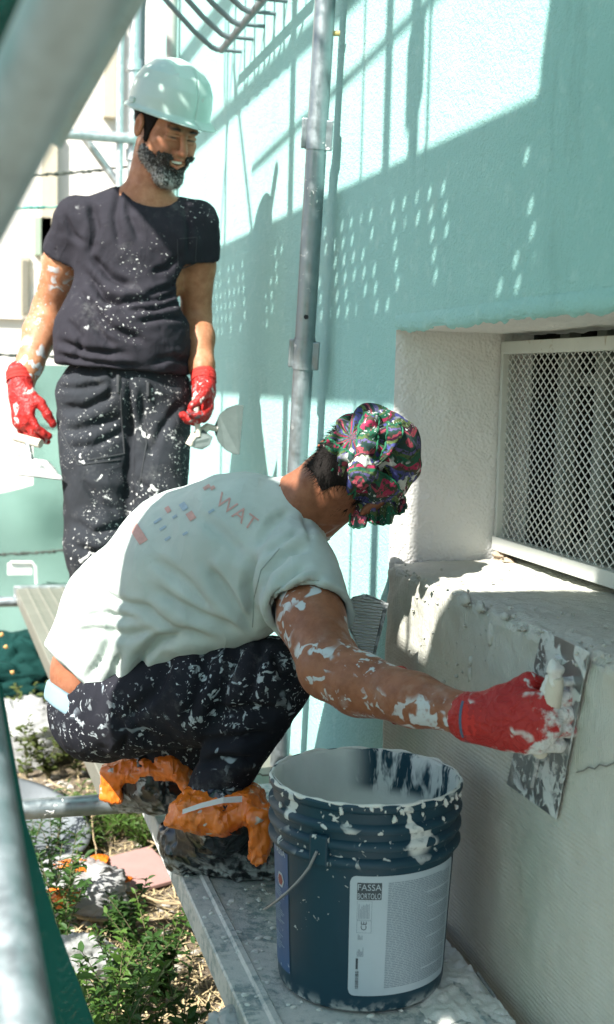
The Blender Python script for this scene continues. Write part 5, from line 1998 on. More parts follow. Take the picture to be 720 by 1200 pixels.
# --- right glove closed on the handle of the float
w_ = K['rwr']
bladeX = .8625
BL = [on_x(637, 737, bladeX), on_x(692, 764, bladeX), on_x(653, 960, bladeX), on_x(595, 919, bladeX)]
d_h = unit(A3(650, 848, 1.845) - w_)
n_h = unit(V3(.88, .48, -.05))
hAx = unit((BL[0] + BL[1]) / 2 - (BL[2] + BL[3]) / 2)
hC = w_ + d_h * .108 + n_h * .034
hC[0] = min(hC[0], .832)
hA, hB = hC + hAx * .088, hC - hAx * .072
print('hand', w_, d_h, hC)
gv = Vol(w_ - .17, w_ + V3(.19, .12, .12), .0028)
hand(gv, w_ + d_h * .012, d_h, n_h, hAx, (.62, .66, .70, .74), .9, 1.08, .05, 1.45, .45)
gv.add(cap(w_ - d_h * .012, w_ + d_h * .03, .034, .035), .02)
VG = gv.mesh(1)
VG = (wrinkle(VG[0], VG[1], .0016, 55, 9), VG[1])
gk = skin_obj('glove', VG, MT['glove'], man2)
paint(gk, 'coat', np.clip(((VG[0] - w_) @ d_h - .06) / .06, 0, 1) * .62 + np.clip((w_[2] - .01 - VG[0][:, 2]) * 14, 0, .5))
MB().tube([w_ - d_h * .016, w_ - d_h * .012], .0362, 28).build('cuff_edge', plain('blue_cuff_edge', (0.06, 0.09, 0.14), .8), gk, True)
cuff(w_ - d_h * .012, d_h, .0355, gk)
gv = Vol(K['lwr'] - .15, K['lwr'] + .15, .0045)
hand(gv, K['lwr'], unit(c_r0 * .5 + V3(0, 0, -.3) - tC * .4), tC, V3(0, 0, 1), (.7, .8, .8, .8), .6)
gv.add(cap(K['lwr'] - unit(K['lwr'] - K['lel']) * .04, K['lwr'], .034), .02)
skin_obj('glove', gv.mesh(1), MT['glove'], man2)

# ================================================================== TOOLS
m = Mat('trowel_steel', .38, .8)
sp = m.splats(26, .50, .06, 6, .44, 2)
fine = m.splats(90, .52, .05, 9, .42, 5)
pl = m.math('MAXIMUM', m.math('MULTIPLY', sp, .9), m.math('MULTIPLY', fine, .8))
m.color(m.mix(pl, m.mix(m.noise(20, 4), (0.20, 0.22, 0.22), (0.40, 0.42, 0.42)), (0.50, .52, .50)))
m.val(m.b.inputs['Metallic'], m.ramp(pl, 0, 1, .8, 0))
m.rough(m.ramp(pl, 0, 1, .35, .9))
m.bump(pl, .7, .003)
m.bump(m.noise(140, 4), .3, .001)
MT['trowel'] = m.m
m = Mat('shaded_blade', .6, .2)  # base colour darkened to stand in for shade on the blades
m.color(m.mix(m.noise(40, 4, .6), (0.035, 0.055, 0.050), (0.07, 0.10, 0.09)))
m.bump(m.noise(90, 4), .4, .001)
MT['shaded'] = m.m
m = Mat('handle_wood', .8)
m.color(m.mix(m.noise(30, 4), (0.42, 0.38, 0.28), (0.62, 0.60, 0.52)))
m.bump(m.noise(120, 4), .5, .002)
MT['handle'] = m.m
def slab(quad_, thick, n, mat, parent, name, sub=1):
    q = [np.asarray(p) for p in quad_]
    n = unit(n)
    vv = q + [p + n * thick for p in q]
    k = len(q)
    ff = [list(range(k))[::-1], list(range(k, 2 * k))] + [[i, (i + 1) % k, k + (i + 1) % k, k + i] for i in range(k)]
    o = mesh(name, np.array(vv), ff, mat, parent)
    bv_ = o.modifiers.new('b', 'BEVEL')
    bv_.width = thick * .3
    return o
fl = empty('plastering_float', BL[3], 'rectangular steel plastering float pressed against the plinth by a red glove', 'float')
slab(BL, .0022, V3(-1, 0, 0), MT['trowel'], fl, 'blade')
mid_a, mid_b = hA * 1.0, hB * 1.0
ts = np.linspace(-.25, 1.25, 26)
hp = [mid_a + (mid_b - mid_a) * (.08 + .84 * (t + .25) / 1.5) for t in ts]
hr_ = [.010 + .0065 * sin(pi * min(1, max(0, (t + .25) / 1.5))) ** .6 for t in ts]
MB().tube(hp, hr_, 16).build('handle', MT['handle'], fl, True)
for t in (.14, .86):
    p = mid_a + (mid_b - mid_a) * t
    MB().tube([p, V3(bladeX - .002, p[1] + .004, p[2])], .007, 10).build('post', MT['trowel'], fl, True)
MB().box((bladeX - .009, -.006, -.5), (bladeX - .002, .006, .5)).build('spine', MT['trowel'], fl) if False else None
sp_a, sp_b = (BL[0] + BL[1]) / 2, (BL[2] + BL[3]) / 2
MB().tube([sp_a * .9 + sp_b * .1 + V3(-.005, 0, 0), sp_a * .1 + sp_b * .9 + V3(-.005, 0, 0)], .0065, 8).build('spine', MT['trowel'], fl, True)
for k, (t, r) in enumerate(((.05, .012), (.16, .010), (.22, .014))):
    p = mid_a + (mid_b - mid_a) * t + V3(-.008, 0, 0)
    vv, ff = lump(r, k + 30, (1, 1, 1.3), 14, .5)
    mesh('plaster_clot', vv + p + V3(.006, .004, 0), ff, MT['lump'], fl, True)

# putty knife loaded with combed plaster behind the bent arm
dB = 2.40
pk = empty('putty_knife', A3(430, 790, dB), 'broad knife loaded with combed plaster behind the bare arm', 'trowel')
qk = [A3(398, 714, dB + .02), A3(414, 699, dB + .02), A3(430, 696, dB), A3(456, 707, dB - .01), A3(440, 768, dB - .01), A3(424, 768, dB)]
slab(qk, .002, tC, MT['trowel'], pk, 'blade')
qk2 = [A3(401, 713, dB + .014), A3(415, 702, dB + .014), A3(430, 699, dB - .006), A3(450, 707, dB - .016), A3(437, 766, dB - .016), A3(425, 766, dB - .006)]
m = Mat('combed_plaster', .75, spec=.3)
m.color(m.mix(m.noise(30, 3), (0.46, 0.48, 0.46), (0.58, 0.60, 0.58)))
m.bump(m.wave(55, 3, 2, 1, dirn='Z'), 1.0, .006)
m.bump(m.noise(100, 3), .4, .002)
slab(qk2, .006, tC, m.m, pk, 'plaster_load')
MB().tube([A3(432, 764, dB), A3(428, 800, dB + .03), A3(424, 830, dB + .05)], .012, 12).build('handle', MT['handle'], pk, True)

# hawk-like float with a load of plaster in the standing worker's right hand
f1 = empty('plastering_float', J(34, 545, .0), 'steel float heaped with white plaster hanging from the standing worker\'s glove', 'float')
a0, a1, a2, a3 = J(6, 528, -.03), J(20, 556, -.10), J(74, 562, -.06), J(60, 545, .08)
up_ = unit(np.cross(a1 - a0, a2 - a0))
if up_[2] < 0:
    up_ = -up_
slab([a0, a1, a2, a3], -.003, up_, MT['trowel'], f1, 'blade')
def f_load(U, W_):
    P = (1 - U)[..., None] * ((1 - W_)[..., None] * a0 + W_[..., None] * a1) + U[..., None] * ((1 - W_)[..., None] * a3 + W_[..., None] * a2)
    e = np.clip(np.minimum(np.minimum(U, 1 - U), np.minimum(W_, 1 - W_)) * 6, 0, 1) ** .6
    return P + up_ * (e * (.018 + .010 * fbm(P, 30, 3, 2)))[..., None]
grid_obj('plaster_load', f_load, 30, 30, plain('wet_plaster', (0.50, 0.51, 0.49), .6, 0, .06, 30, .5, 120, .003), f1)
hq = [J(22, 498, .03), J(30, 525, .02), J(36, 546, .0)]
MB().tube([J(18, 512, .03), J(48, 520, .0)], .0125, 14).build('handle', MT['handle'], f1, True)
MB().tube([J(32, 515, .015), J(36, 536, .0), J(38, 550, -.02)], [.009, .007, .010], 12).build('shank', MT['trowel'], f1, True)

# taping knife in the other hand: straight edge outwards, rounded shoulders
f2 = empty('taping_knife', J(262, 500, .0), 'half-round taping knife in the standing worker\'s left glove', 'trowel')
kc_ = J(284, 504, -.02)
pts = [J(286, 475, -.02), J(277, 474, -.02), J(266, 478, -.01), J(257, 486, 0), J(252, 498, .005), J(252, 508, .005), J(256, 518, 0), J(264, 527, -.01), J(273, 532, -.015), J(281, 533, -.02)]
slab(pts, .0022, tC, MT['shaded'], f2, 'blade')
MB().tube([J(256, 503, .004), J(244, 500, .01), J(228, 512, .0), J(222, 522, .0)], [.008, .011, .013, .012], 12).build('handle', MT['handle'], f2, True)
f3 = empty('putty_knife', J(236, 515, .0), 'small stained scraper pinched below the standing worker\'s left glove', 'trowel')
pts = [J(250, 512, -.02), J(246, 522, -.02), J(237, 527, -.02), J(227, 525, -.02), J(226, 518, -.02), J(238, 503, -.01)]
slab(pts, .002, tC, MT['shaded'], f3, 'blade')
MB().tube([J(233, 512, -.015), J(230, 480, -.015), J(229, 466, -.01)], [.007, .010, .009], 12).build('handle', MT['handle'], f3, True)
# ================================================================== BUCKET
BC = on_z(422, 1141, 0.004)
d0 = unit(V3(c_o[0] - BC[0], c_o[1] - BC[1], 0))
sR = V3(-d0[1], d0[0], 0)               # towards the right of the viewer
if sR @ c_r0 < 0:
    sR = -sR
BH = .338
def b_rad(z):
    return np.interp(z, [0, .012, .235, .245, .335], [.130, .1365, .1475, .1485, .150])
def on_bucket(deg, z, off=0.0):
    a = np.radians(deg)
    r = b_rad(z) + off
    return BC + (np.cos(a) * r)[..., None] * d0 + (np.sin(a) * r)[..., None] * sR + np.asarray(z)[..., None] * zU
bk = empty('plaster_bucket', BC, 'dark blue plastic plaster bucket with a printed label, spattered white', 'bucket')
m = Mat('petrol_blue_plastic', .45, spec=.35)
zz_ = m.sep(m.geo(), 2)
base = m.mix(m.noise(10, 3), (0.006, 0.032, 0.050), (0.010, 0.045, 0.068))
high = m.ramp(zz_, .235, .262)
sp = m.math('MULTIPLY', m.math('MAXIMUM', m.splats(20, .56, .02, 8, .52, 11), m.splats(60, .64, .03, 8, .50, 9)), high)
sp2 = m.splats(110, .70, .02, 6, .54, 5)
lowsp = m.math('MULTIPLY', m.ramp(zz_, .03, .0), m.ramp(m.noise(45, 4), .45, .6))
s_all = m.math('MAXIMUM', m.math('MAXIMUM', sp, m.math('MULTIPLY', sp2, .8)), m.math('MULTIPLY', lowsp, .7))
m.color(m.mix(s_all, base, (0.56, 0.58, 0.55)))
m.rough(m.ramp(s_all, 0, 1, .45, .9))
m.bump(s_all, .6, .002)
m.bump(m.noise(50, 3), .05, .002)
MT['bucket'] = m.m
def lathe(prof, n, mat, parent, name, jit=None):
    prof = np.array(prof)
    a = np.linspace(0, 2 * pi, n, endpoint=False)
    P = BC + (prof[:, 0][:, None] * np.cos(a))[..., None] * d0 + (prof[:, 0][:, None] * np.sin(a))[..., None] * sR + (prof[:, 1][:, None] + 0 * a)[..., None] * zU
    if jit is not None:
        P = jit(P, prof, a)
    k = len(prof)
    i = np.arange(k * n).reshape(k, n)
    j = np.roll(i, -1, axis=1)
    F = np.stack([i[:-1], j[:-1], j[1:], i[1:]], -1).reshape(-1, 4)
    o = mesh(name, P.reshape(-1, 3), np.ascontiguousarray(F[:, ::-1]), mat, parent)
    smooth_by_angle(o, 35)
    return o
prof = [(0, .004), (.122, .004), (.126, 0), (.130, 0), (.1345, .004), (.1365, .014), (.1474, .234), (.1478, .238), (.1560, .240), (.1575, .243), (.1575, .247), (.1555, .250), (.1495, .254), (.1497, .265),
        (.1565, .267), (.1580, .270), (.1580, .274), (.1560, .277), (.1502, .281), (.1504, .292), (.1570, .294), (.1585, .297), (.1585, .301), (.1565, .304), (.1510, .308), (.1514, .324), (.1560, .327), (.1580, .331), (.1580, .337), (.1560, .3395), (.1525, .3395)]
lathe(prof, 120, MT['bucket'], bk, 'shell')
m = Mat('plaster_coated_inside', .75, spec=.3)
az = m.math('MULTIPLY', 1.0, 1.0)
v_ = m.map((1, 1, .35))
st = m.noise(24, 4, .65, vec=v_, dist=.4)
q_ = m.t.nodes.new('ShaderNodeVectorMath')
q_.operation = 'DOT_PRODUCT'
nb = m.t.nodes.new('ShaderNodeVectorMath')
nb.operation = 'SUBTRACT'
m.link(m.geo(), nb.inputs[0])
nb.inputs[1].default_value = tuple(BC)
m.link(nb.outputs[0], q_.inputs[0])
q_.inputs[1].default_value = tuple(unit(sR * .62 - d0 * .8))
side_ = m.ramp(q_.outputs['Value'], .085, .125)
bare = m.math('MULTIPLY', m.ramp(st, .44, .54), m.math('MULTIPLY', side_, m.ramp(m.sep(m.geo(), 2), .262, .285)))
m.color(m.mix(bare, m.mix(m.noise(20, 4), (0.52, 0.54, 0.51), (0.64, 0.65, 0.61)), (0.008, 0.040, 0.058)))
m.bump(bare, -.7, .004)
m.bump(m.noise(80, 4, .6), .5, .003)
def inj(P, prof, a):
    nrm_ = (P - BC) * V3(1, 1, 0)
    L_ = np.linalg.norm(nrm_, axis=-1, keepdims=True) + 1e-6
    return P - nrm_ / L_ * (np.abs(fbm(P, 18, 3, 4)) * .004)[..., None] * (prof[:, 0] > .05)[:, None, None]
lathe([(.1530, .3392), (.1520, .3398), (.1490, .336), (.1475, .32), (.1465, .30), (.1455, .28), (.144, .26), (.142, .245), (.134, .234), (.11, .228), (.07, .226), (.0, .224)], 120, m.m, bk, 'plaster_filling', inj)
# crust dripping over the rim
mb = MB()
rs = np.random.default_rng(3)
for k in range(24):
    a = rs.uniform(-85, 95)
    if rs.random() < .4:
        a = rs.uniform(25, 75)
    p = on_bucket(np.array(a), np.array(.338), .006 + .002 * rs.random())
    zz1 = rs.uniform(.0, .012) if rs.random() < .8 else rs.uniform(.01, .07)
    vv, ff = lump(rs.uniform(.002, .006), k, (.6, 1.1, 1.0), 10, .6)
    mb.add(vv + p - zU * zz1, ff)
o = mb.build('plaster_drips', MT['lump'], bk, True)
o['kind'] = 'stuff'
mb = MB().tube([on_bucket(np.array(a), np.array(.3385), .004 + .0015 * sin(a * .3)) + zU * .0012 * sin(a * .21) for a in np.linspace(0, 360, 180)], [.0028 + .0014 * sin(k * .7) * sin(k * .23) for k in range(180)], 7)
mb.build('rim_crust', MT['lump'], bk, True)

# printed label
MT['label'] = plain('label_paper', (0.36, 0.43, 0.47), .5, 0, .05, 30, 0)
ink = plain('label_ink', (0.035, 0.05, 0.06), .6, 0, .1, 30, 0)
ink2 = plain('label_ink_grey', (0.16, 0.20, 0.23), .6, 0, .1, 30, 0)
A0, A1, Z0, Z1 = -7.5, 74.0, .030, .226
def lab(u, v):                           # 0..1 across the label, 0..1 up
    u, v = np.asarray(u, float), np.asarray(v, float)
    return A0 + (A1 - A0) * u, Z0 + (Z1 - Z0) * v
def f_lab(U, W_):
    a = A0 + (A1 - A0) * U
    z = Z0 + (Z1 - Z0) * W_
    wm = radians(A1 - A0) * .143
    cr = .010
    du = np.minimum(U, 1 - U) * wm
    ins_ = np.clip(cr - du, 0, cr)
    cutz = cr - np.sqrt(np.maximum(cr * cr - ins_ ** 2, 0))
    z = np.clip(z, Z0 + cutz, Z1 - cutz)
    return on_bucket(a, z, .0008)
labl = grid_obj('label', f_lab, 90, 60, MT['label'], bk)
def on_label(pts2, off=.0013):           # metres across and up from the lower left corner
    p = np.asarray(pts2, float)
    a = A0 + np.degrees(p[:, 0] / .143)
    z = Z0 + p[:, 1]
    return on_bucket(a, z, off)
def label_text(txt, x, y, size, mat, rot=False, name='lettering', bold=0.0):
    v_, f_ = subdivide(*text_mesh(txt, size), 0)
    p = v_[:, :2]
    if rot:
        p = np.stack([-p[:, 1], p[:, 0]], 1)
    return mesh(name, on_label(p + np.array([x, y])), f_, mat, labl)
def label_rects(name, rects, mat):
    vv, ff = [], []
    for (x0, y0, x1, y1) in rects:
        n = max(1, int((x1 - x0) / .012))
        for k in range(n):
            xa, xb = x0 + (x1 - x0) * k / n, x0 + (x1 - x0) * (k + 1) / n
            b = len(vv)
            vv += [(xa, y0), (xb, y0), (xb, y1), (xa, y1)]
            ff.append([b, b + 1, b + 2, b + 3])
    return mesh(name, on_label(np.array(vv)), ff, mat, labl)
LW, LH = radians(A1 - A0) * .143, Z1 - Z0
# logo: two lines in an inked plate
label_rects('logo_plate', [(.011, LH - .038, .048, LH - .0105)], ink)
v_, f_ = text_mesh('FASSA', .0125)
sx = .035 / (v_[:, 0].max() - v_[:, 0].min())
mesh('lettering', on_label(np.stack([(v_[:, 0] - v_[:, 0].min()) * sx + .012, v_[:, 1] * 1.15 + LH - .0225], 1), .0018), f_, MT['label'], labl)
v_, f_ = text_mesh('BORTOLO', .0125)
sx = .035 / (v_[:, 0].max() - v_[:, 0].min())
mesh('lettering', on_label(np.stack([(v_[:, 0] - v_[:, 0].min()) * sx + .012, v_[:, 1] * 1.05 + LH - .0362], 1), .0018), f_, MT['label'], labl)
label_text('CE', .0265, LH - .088, .0125, ink, True)
fr_ = .0004
def frame_rects(x0, y0, x1, y1):
    return [(x0, y0, x1, y0 + fr_), (x0, y1 - fr_, x1, y1), (x0, y0, x0 + fr_, y1), (x1 - fr_, y0, x1, y1)]
label_rects('box_line', frame_rects(.0115, LH - .071, .034, LH - .040) + frame_rects(.0115, LH - .092, .034, LH - .072), ink2)
rs = np.random.default_rng(9)
tiny = [(.014 + .0022 * k, LH - .069, .0148 + .0022 * k, LH - .069 + rs.uniform(.012, .026)) for k in range(8)]
tiny += [(.013 + .0018 * k, LH - .131, .0137 + .0018 * k, LH - .131 + rs.uniform(.008, .017)) for k in range(6)]
tiny += [(.014 + .002 * k, LH - .1035, .0148 + .002 * k, LH - .1035 + rs.uniform(.004, .009)) for k in range(4)]
label_rects('small_print', tiny, ink2)['kind'] = 'stuff'
label_rects('ink_bar', [(.0115, LH - .152, .0150, LH - .134)], ink)
bars = []
y = LH - .184
while y < LH - .155:
    t = rs.uniform(.0004, .0014)
    bars.append((.0112, y, .0165, y + t))
    y += t + rs.uniform(.0004, .0012)
label_rects('barcode', bars, ink)['kind'] = 'stuff'
rows_ = []
nl = 62
for k in range(nl):
    yy = LH - .011 - k * (LH - .022) / nl
    x = .058
    xe = LW - .012
    if k % 9 == 0:
        xe = x + rs.uniform(.05, .12)
    while x < xe:
        w_r = rs.uniform(.003, .011)
        rows_.append((x, yy - .0011, min(x + w_r, xe), yy))
        x += w_r + .0012
o = label_rects('fine_print', rows_, ink2)
o['kind'] = 'stuff'
# blue side label
m = Mat('blue_label', .45)
m.color(m.mix(m.splats(90, .66, .03, 8, .5, 3), m.mix(m.noise(6, 2), (0.010, 0.06, 0.16), (0.02, 0.09, 0.22)), (0.3, .36, .42)))
def f_bl(U, W_):
    return on_bucket(-83 + 29 * U + 0 * W_, .032 + .200 * W_, .0008)
bl = grid_obj('side_label', f_bl, 20, 30, m.m, bk)
def side_text(txt, a0_, z0_, size, rot=True, mat=None):
    v_, f_ = subdivide(*text_mesh(txt, size), 0)
    p = v_[:, :2]
    if rot:
        p = np.stack([p[:, 1], -p[:, 0]], 1)
    return mesh('lettering', on_bucket(a0_ + np.degrees(p[:, 0] / .143), z0_ + p[:, 1], .0016), f_, mat or MT['label'], bl)
side_text('FASSA', -73, .224, .015, False)
vv, ff = [], []
for k in range(6):
    a_ = 2 * pi * k / 6
    vv.append((-64 + 5.2 * cos(a_), .182 + .0135 * sin(a_)))
vv = np.array(vv)
mesh('emblem', on_bucket(vv[:, 0], vv[:, 1], .0016), [[0, 1, 2, 3, 4, 5]], MT['label'], bl)
vv2 = (vv - vv.mean(0)) * .72 + vv.mean(0)
mesh('emblem_core', on_bucket(vv2[:, 0], vv2[:, 1], .0020), [[0, 1, 2, 3, 4, 5]], plain('emblem_red', (0.20, 0.03, 0.03), .5), bl)
rr_ = []
for z_ in np.concatenate([np.arange(.152, .166, .004), np.arange(.108, .140, .0035), np.arange(.062, .09, .004)]):
    rr_.append((-76, z_, -76 + rs.uniform(8, 18), z_ + .0014))
vv, ff = [], []
for (x0, y0, x1, y1) in rr_:
    b = len(vv)
    xm = (x0 + x1) / 2
    vv += [(x0, y0), (xm, y0), (x1, y0), (x1, y1), (xm, y1), (x0, y1)]
    ff += [[b, b + 1, b + 4, b + 5], [b + 1, b + 2, b + 3, b + 4]]
vv = np.array(vv)
mesh('small_print', on_bucket(vv[:, 0], vv[:, 1], .0016), ff, plain('pale_blue_ink', (0.22, 0.32, 0.42), .5), bl)['kind'] = 'stuff'
# bail and its ears
ea = on_bucket(np.array(-26.0), np.array(.262), .012)
eb = on_bucket(np.array(154.0), np.array(.262), .012)
for deg in (-26.0, 154.0):
    c = on_bucket(np.array(deg), np.array(.262), .004)
    nr = unit((c - BC) * V3(1, 1, 0))
    tn = np.cross(zU, nr)
    R_ = np.stack([tn, nr, zU], 1)
    e = MB().box((-.016, -.004, -.024), (.016, .007, .024), R_, c, bev=.003).build('bail_ear', MT['bucket'], bk)
arc = []
for t in np.linspace(0, 1, 40):
    deg = -26 - 180 * t
    drop = sin(pi * t) ** .7
    arc.append(on_bucket(np.array(deg), np.array(.262 - .17 * drop), .014 + .006 * drop))
MB().tube(arc, .0022, 8).build('bail', MT['steel_dark'], bk, True)

# ================================================================== GROUND LITTER
m = Mat('thin_white_plastic', .4, spec=.5)
m.color(m.mix(m.noise(8, 3), (0.42, 0.43, 0.42), (0.52, 0.53, 0.52)))
tr = m.t.nodes.new('ShaderNodeBsdfTranslucent')
tr.inputs['Color'].default_value = (.7, .72, .7, 1)
mx = m.t.nodes.new('ShaderNodeMixShader')
mx.inputs[0].default_value = .35
m.link(m.b.outputs[0], mx.inputs[1])
m.link(tr.outputs[0], mx.inputs[2])
m.link(mx.outputs[0], m.t.nodes['Material Output'].inputs['Surface'])
m.bump(m.noise(22, 3, .5, dist=1.5), .5, .01)
MT['plastic'] = m.m
def bag(name, c, r, seed, mat, label, cat='bag', sq=(1, 1, .55), grp=None, amp=.32):
    n = 64
    th = np.linspace(0.02, pi, n)
    ph = np.linspace(0, 2 * pi, n, endpoint=False)
    T, Q_ = np.meshgrid(th, ph, indexing='ij')
    D_ = np.stack([np.sin(T) * np.cos(Q_), np.sin(T) * np.sin(Q_), np.cos(T)], -1)
    fd = D_.reshape(-1, 3)
    cr = .85 + .25 * vnoise(D_, 1.1, seed + 9) + amp * (.45 * facets(fd, 1.7, seed) + .2 * facets(fd, 4.5, seed + 2) + .08 * facets(fd, 11, seed + 5)).reshape(D_.shape[:2])
    P_ = D_ * (r * cr)[..., None] * np.array(sq)
    P_ = P_ + c
    P_[..., 2] = np.maximum(P_[..., 2], ground_z(P_) - .01)
    i = np.arange(n * n).reshape(n, n)
    j = np.roll(i, -1, axis=1)
    F = np.stack([i[:-1], i[1:], j[1:], j[:-1]], -1).reshape(-1, 4)
    o = mesh(name, P_.reshape(-1, 3), np.ascontiguousarray(F), mat, None, True)
    tag(o, label, cat, grp)
    return o
def gp(px, py, dz=0.0):
    p = on_z(px, py, GZ)
    for _ in range(3):
        p = on_z(px, py, float(ground_z(p)) + dz)
    return p
b1 = bag('plastic_bag', gp(85, 1040, .05), .19, 4, MT['plastic'], 'torn white plastic bag with orange scraps showing', sq=(1.1, .9, .5))
b2 = bag('plastic_bag', gp(88, 1128, .05), .115, 9, MT['plastic'], 'small crumpled white plastic bag half hidden in the weeds', sq=(1.1, .8, .8))
b3 = bag('plastic_bag', gp(22, 862, .10), .25, 14, MT['plastic'], 'big pale plastic sheet bundled on the ground below the far deck', sq=(1.1, .8, .75))
b4 = bag('plastic_bag', at(280, 1196, 2.06) + V3(0, 0, -.02), .062, 21, MT['plastic'], 'grey crumpled plastic wad caught under the near edge of the steel plank', sq=(1, .9, .8))
for i, (px, py, r, sq) in enumerate(((82, 1018, .055, (1.4, .8, .5)), (108, 1012, .05, (1.2, .7, .5)), (66, 1052, .05, (1.3, .8, .5)), (142, 1030, .025, (1.3, .8, .4)))):
    o = bag('orange_scrap', gp(px, py, .10), r, 30 + i, MT['orange'], ['bright orange plastic scrap lying in the torn white bag', 'bright orange plastic scrap lying in the torn white bag', 'bright orange plastic scrap lying in the torn white bag', 'small orange scrap beside the pink tile'][i], 'scrap', sq, amp=.3, grp='orange scraps in the torn bag' if i < 3 else None)
# pink tile
c = gp(163, 1020, .03)
R_ = np.stack([unit(V3(.9, .3, .05)), unit(V3(-.3, .9, .15)), unit(np.cross(V3(.9, .3, .05), V3(-.3, .9, .15)))], 1)
o = MB().box((-.085, -.10, -.006), (.085, .10, .006), R_, c, bev=.002).build('tile', plain('faded_pink_board', (0.32, 0.19, 0.17), .8))
tag(o, 'flat faded pink board lying on the earth beside the white bag', 'board')
# grey dish
c = gp(14, 985, .06)
dprof = [(0, .0), (.15, .0), (.19, .03), (.21, .07), (.225, .075), (.225, .082), (.205, .080), (.18, .036), (.14, .012), (0, .010)]
vv, ff = [], []
n = 48
tl = unit(V3(.25, -.25, 1))
e1 = unit(np.cross(tl, V3(0, 1, 0)))
e2 = np.cross(tl, e1)
for (r, z) in dprof:
    for k in range(n):
        a = 2 * pi * k / n
        vv.append(c + e1 * r * cos(a) + e2 * r * sin(a) + tl * z)
for i in range(len(dprof) - 1):
    for k in range(n):
        ff.append([i * n + k, i * n + (k + 1) % n, (i + 1) * n + (k + 1) % n, (i + 1) * n + k])
o = mesh('bucket_lid', np.array(vv), ff, plain('grey_tray', (0.15, 0.17, 0.18), .5, .2), None, True)
tag(o, 'round grey dished lid lying below the steel transom', 'lid')
# heap of old net with leaves on it
o = bag('net_heap', gp(10, 800, .12), .42, 44, MT['net_old'], 'heap of dark green netting under the far deck', 'net', (1.0, .8, .62), amp=.5)
for i, (px, py) in enumerate(((2, 744), (7, 758), (15, 788))):
    c = at(px, py, 4.35)
    vv, ff = lump(.008, 60 + i, (1, .6, 1), 8)
    o = mesh('dry_leaf', vv + c, ff, plain('dry_leaf_%d' % i, (0.50, 0.28, 0.10), .8), None, True)
    tag(o, 'dry orange leaf caught on the dark green netting', 'leaf', 'leaves on the net heap')
# sticks
MT['stick'] = plain('dry_stick', (0.34, 0.26, 0.15), .9, 0, .3, 60)
for i, (pa_, pb_, r) in enumerate((((35, 1050), (215, 1056), .007), ((60, 1036), (205, 1047), .006), ((45, 1064), (190, 1068), .006), ((130, 930), (195, 1010), .0045), ((140, 1004), (210, 985), .004), ((60, 905), (120, 985), .0035), ((92, 938), (118, 1000), .003))):
    a_, b_ = gp(*pa_, .03 + .02 * (i % 3)), gp(*pb_, .04 + .03 * (i % 2))
    pts = [a_ + (b_ - a_) * t + V3(0, 0, .02 * sin(t * 5 + i)) + vnoise(np.array([[t * 3, i, 0.3]]), 1.0)[0] * V3(.02, .02, .01) for t in np.linspace(0, 1, 14)]
    o = MB().tube(pts, [r * (1 - .5 * t) for t in np.linspace(0, 1, 14)], 7).build('stick', MT['stick'], None, True)
    tag(o, 'dry brown stick lying on the littered earth', 'stick', 'sticks on the earth')

# ------------------------------------------------------------------ weeds
def leafmat(name, a, b):
    m = Mat(name, .55, spec=.3)
    g = m.t.nodes.new('ShaderNodeObjectInfo').outputs['Random']
    col = m.mix(m.noise(14, 3), a, b)
    m.color(col)
    tr = m.t.nodes.new('ShaderNodeBsdfTranslucent')
    m.val(tr.inputs['Color'], col)
    mx = m.t.nodes.new('ShaderNodeMixShader')
    mx.inputs[0].default_value = .3
    m.link(m.b.outputs[0], mx.inputs[1])
    m.link(tr.outputs[0], mx.inputs[2])
    m.link(mx.outputs[0], m.t.nodes['Material Output'].inputs['Surface'])
    return m.m
LF = [leafmat('leaf_deep', (0.020, 0.058, 0.012), (0.048, 0.11, 0.024)), leafmat('leaf_olive', (0.05, 0.075, 0.015), (0.10, 0.125, 0.035)), leafmat('leaf_bright', (0.045, 0.11, 0.014), (0.10, 0.18, 0.035))]
STEM = plain('weed_stem', (0.10, 0.09, 0.04), .8)
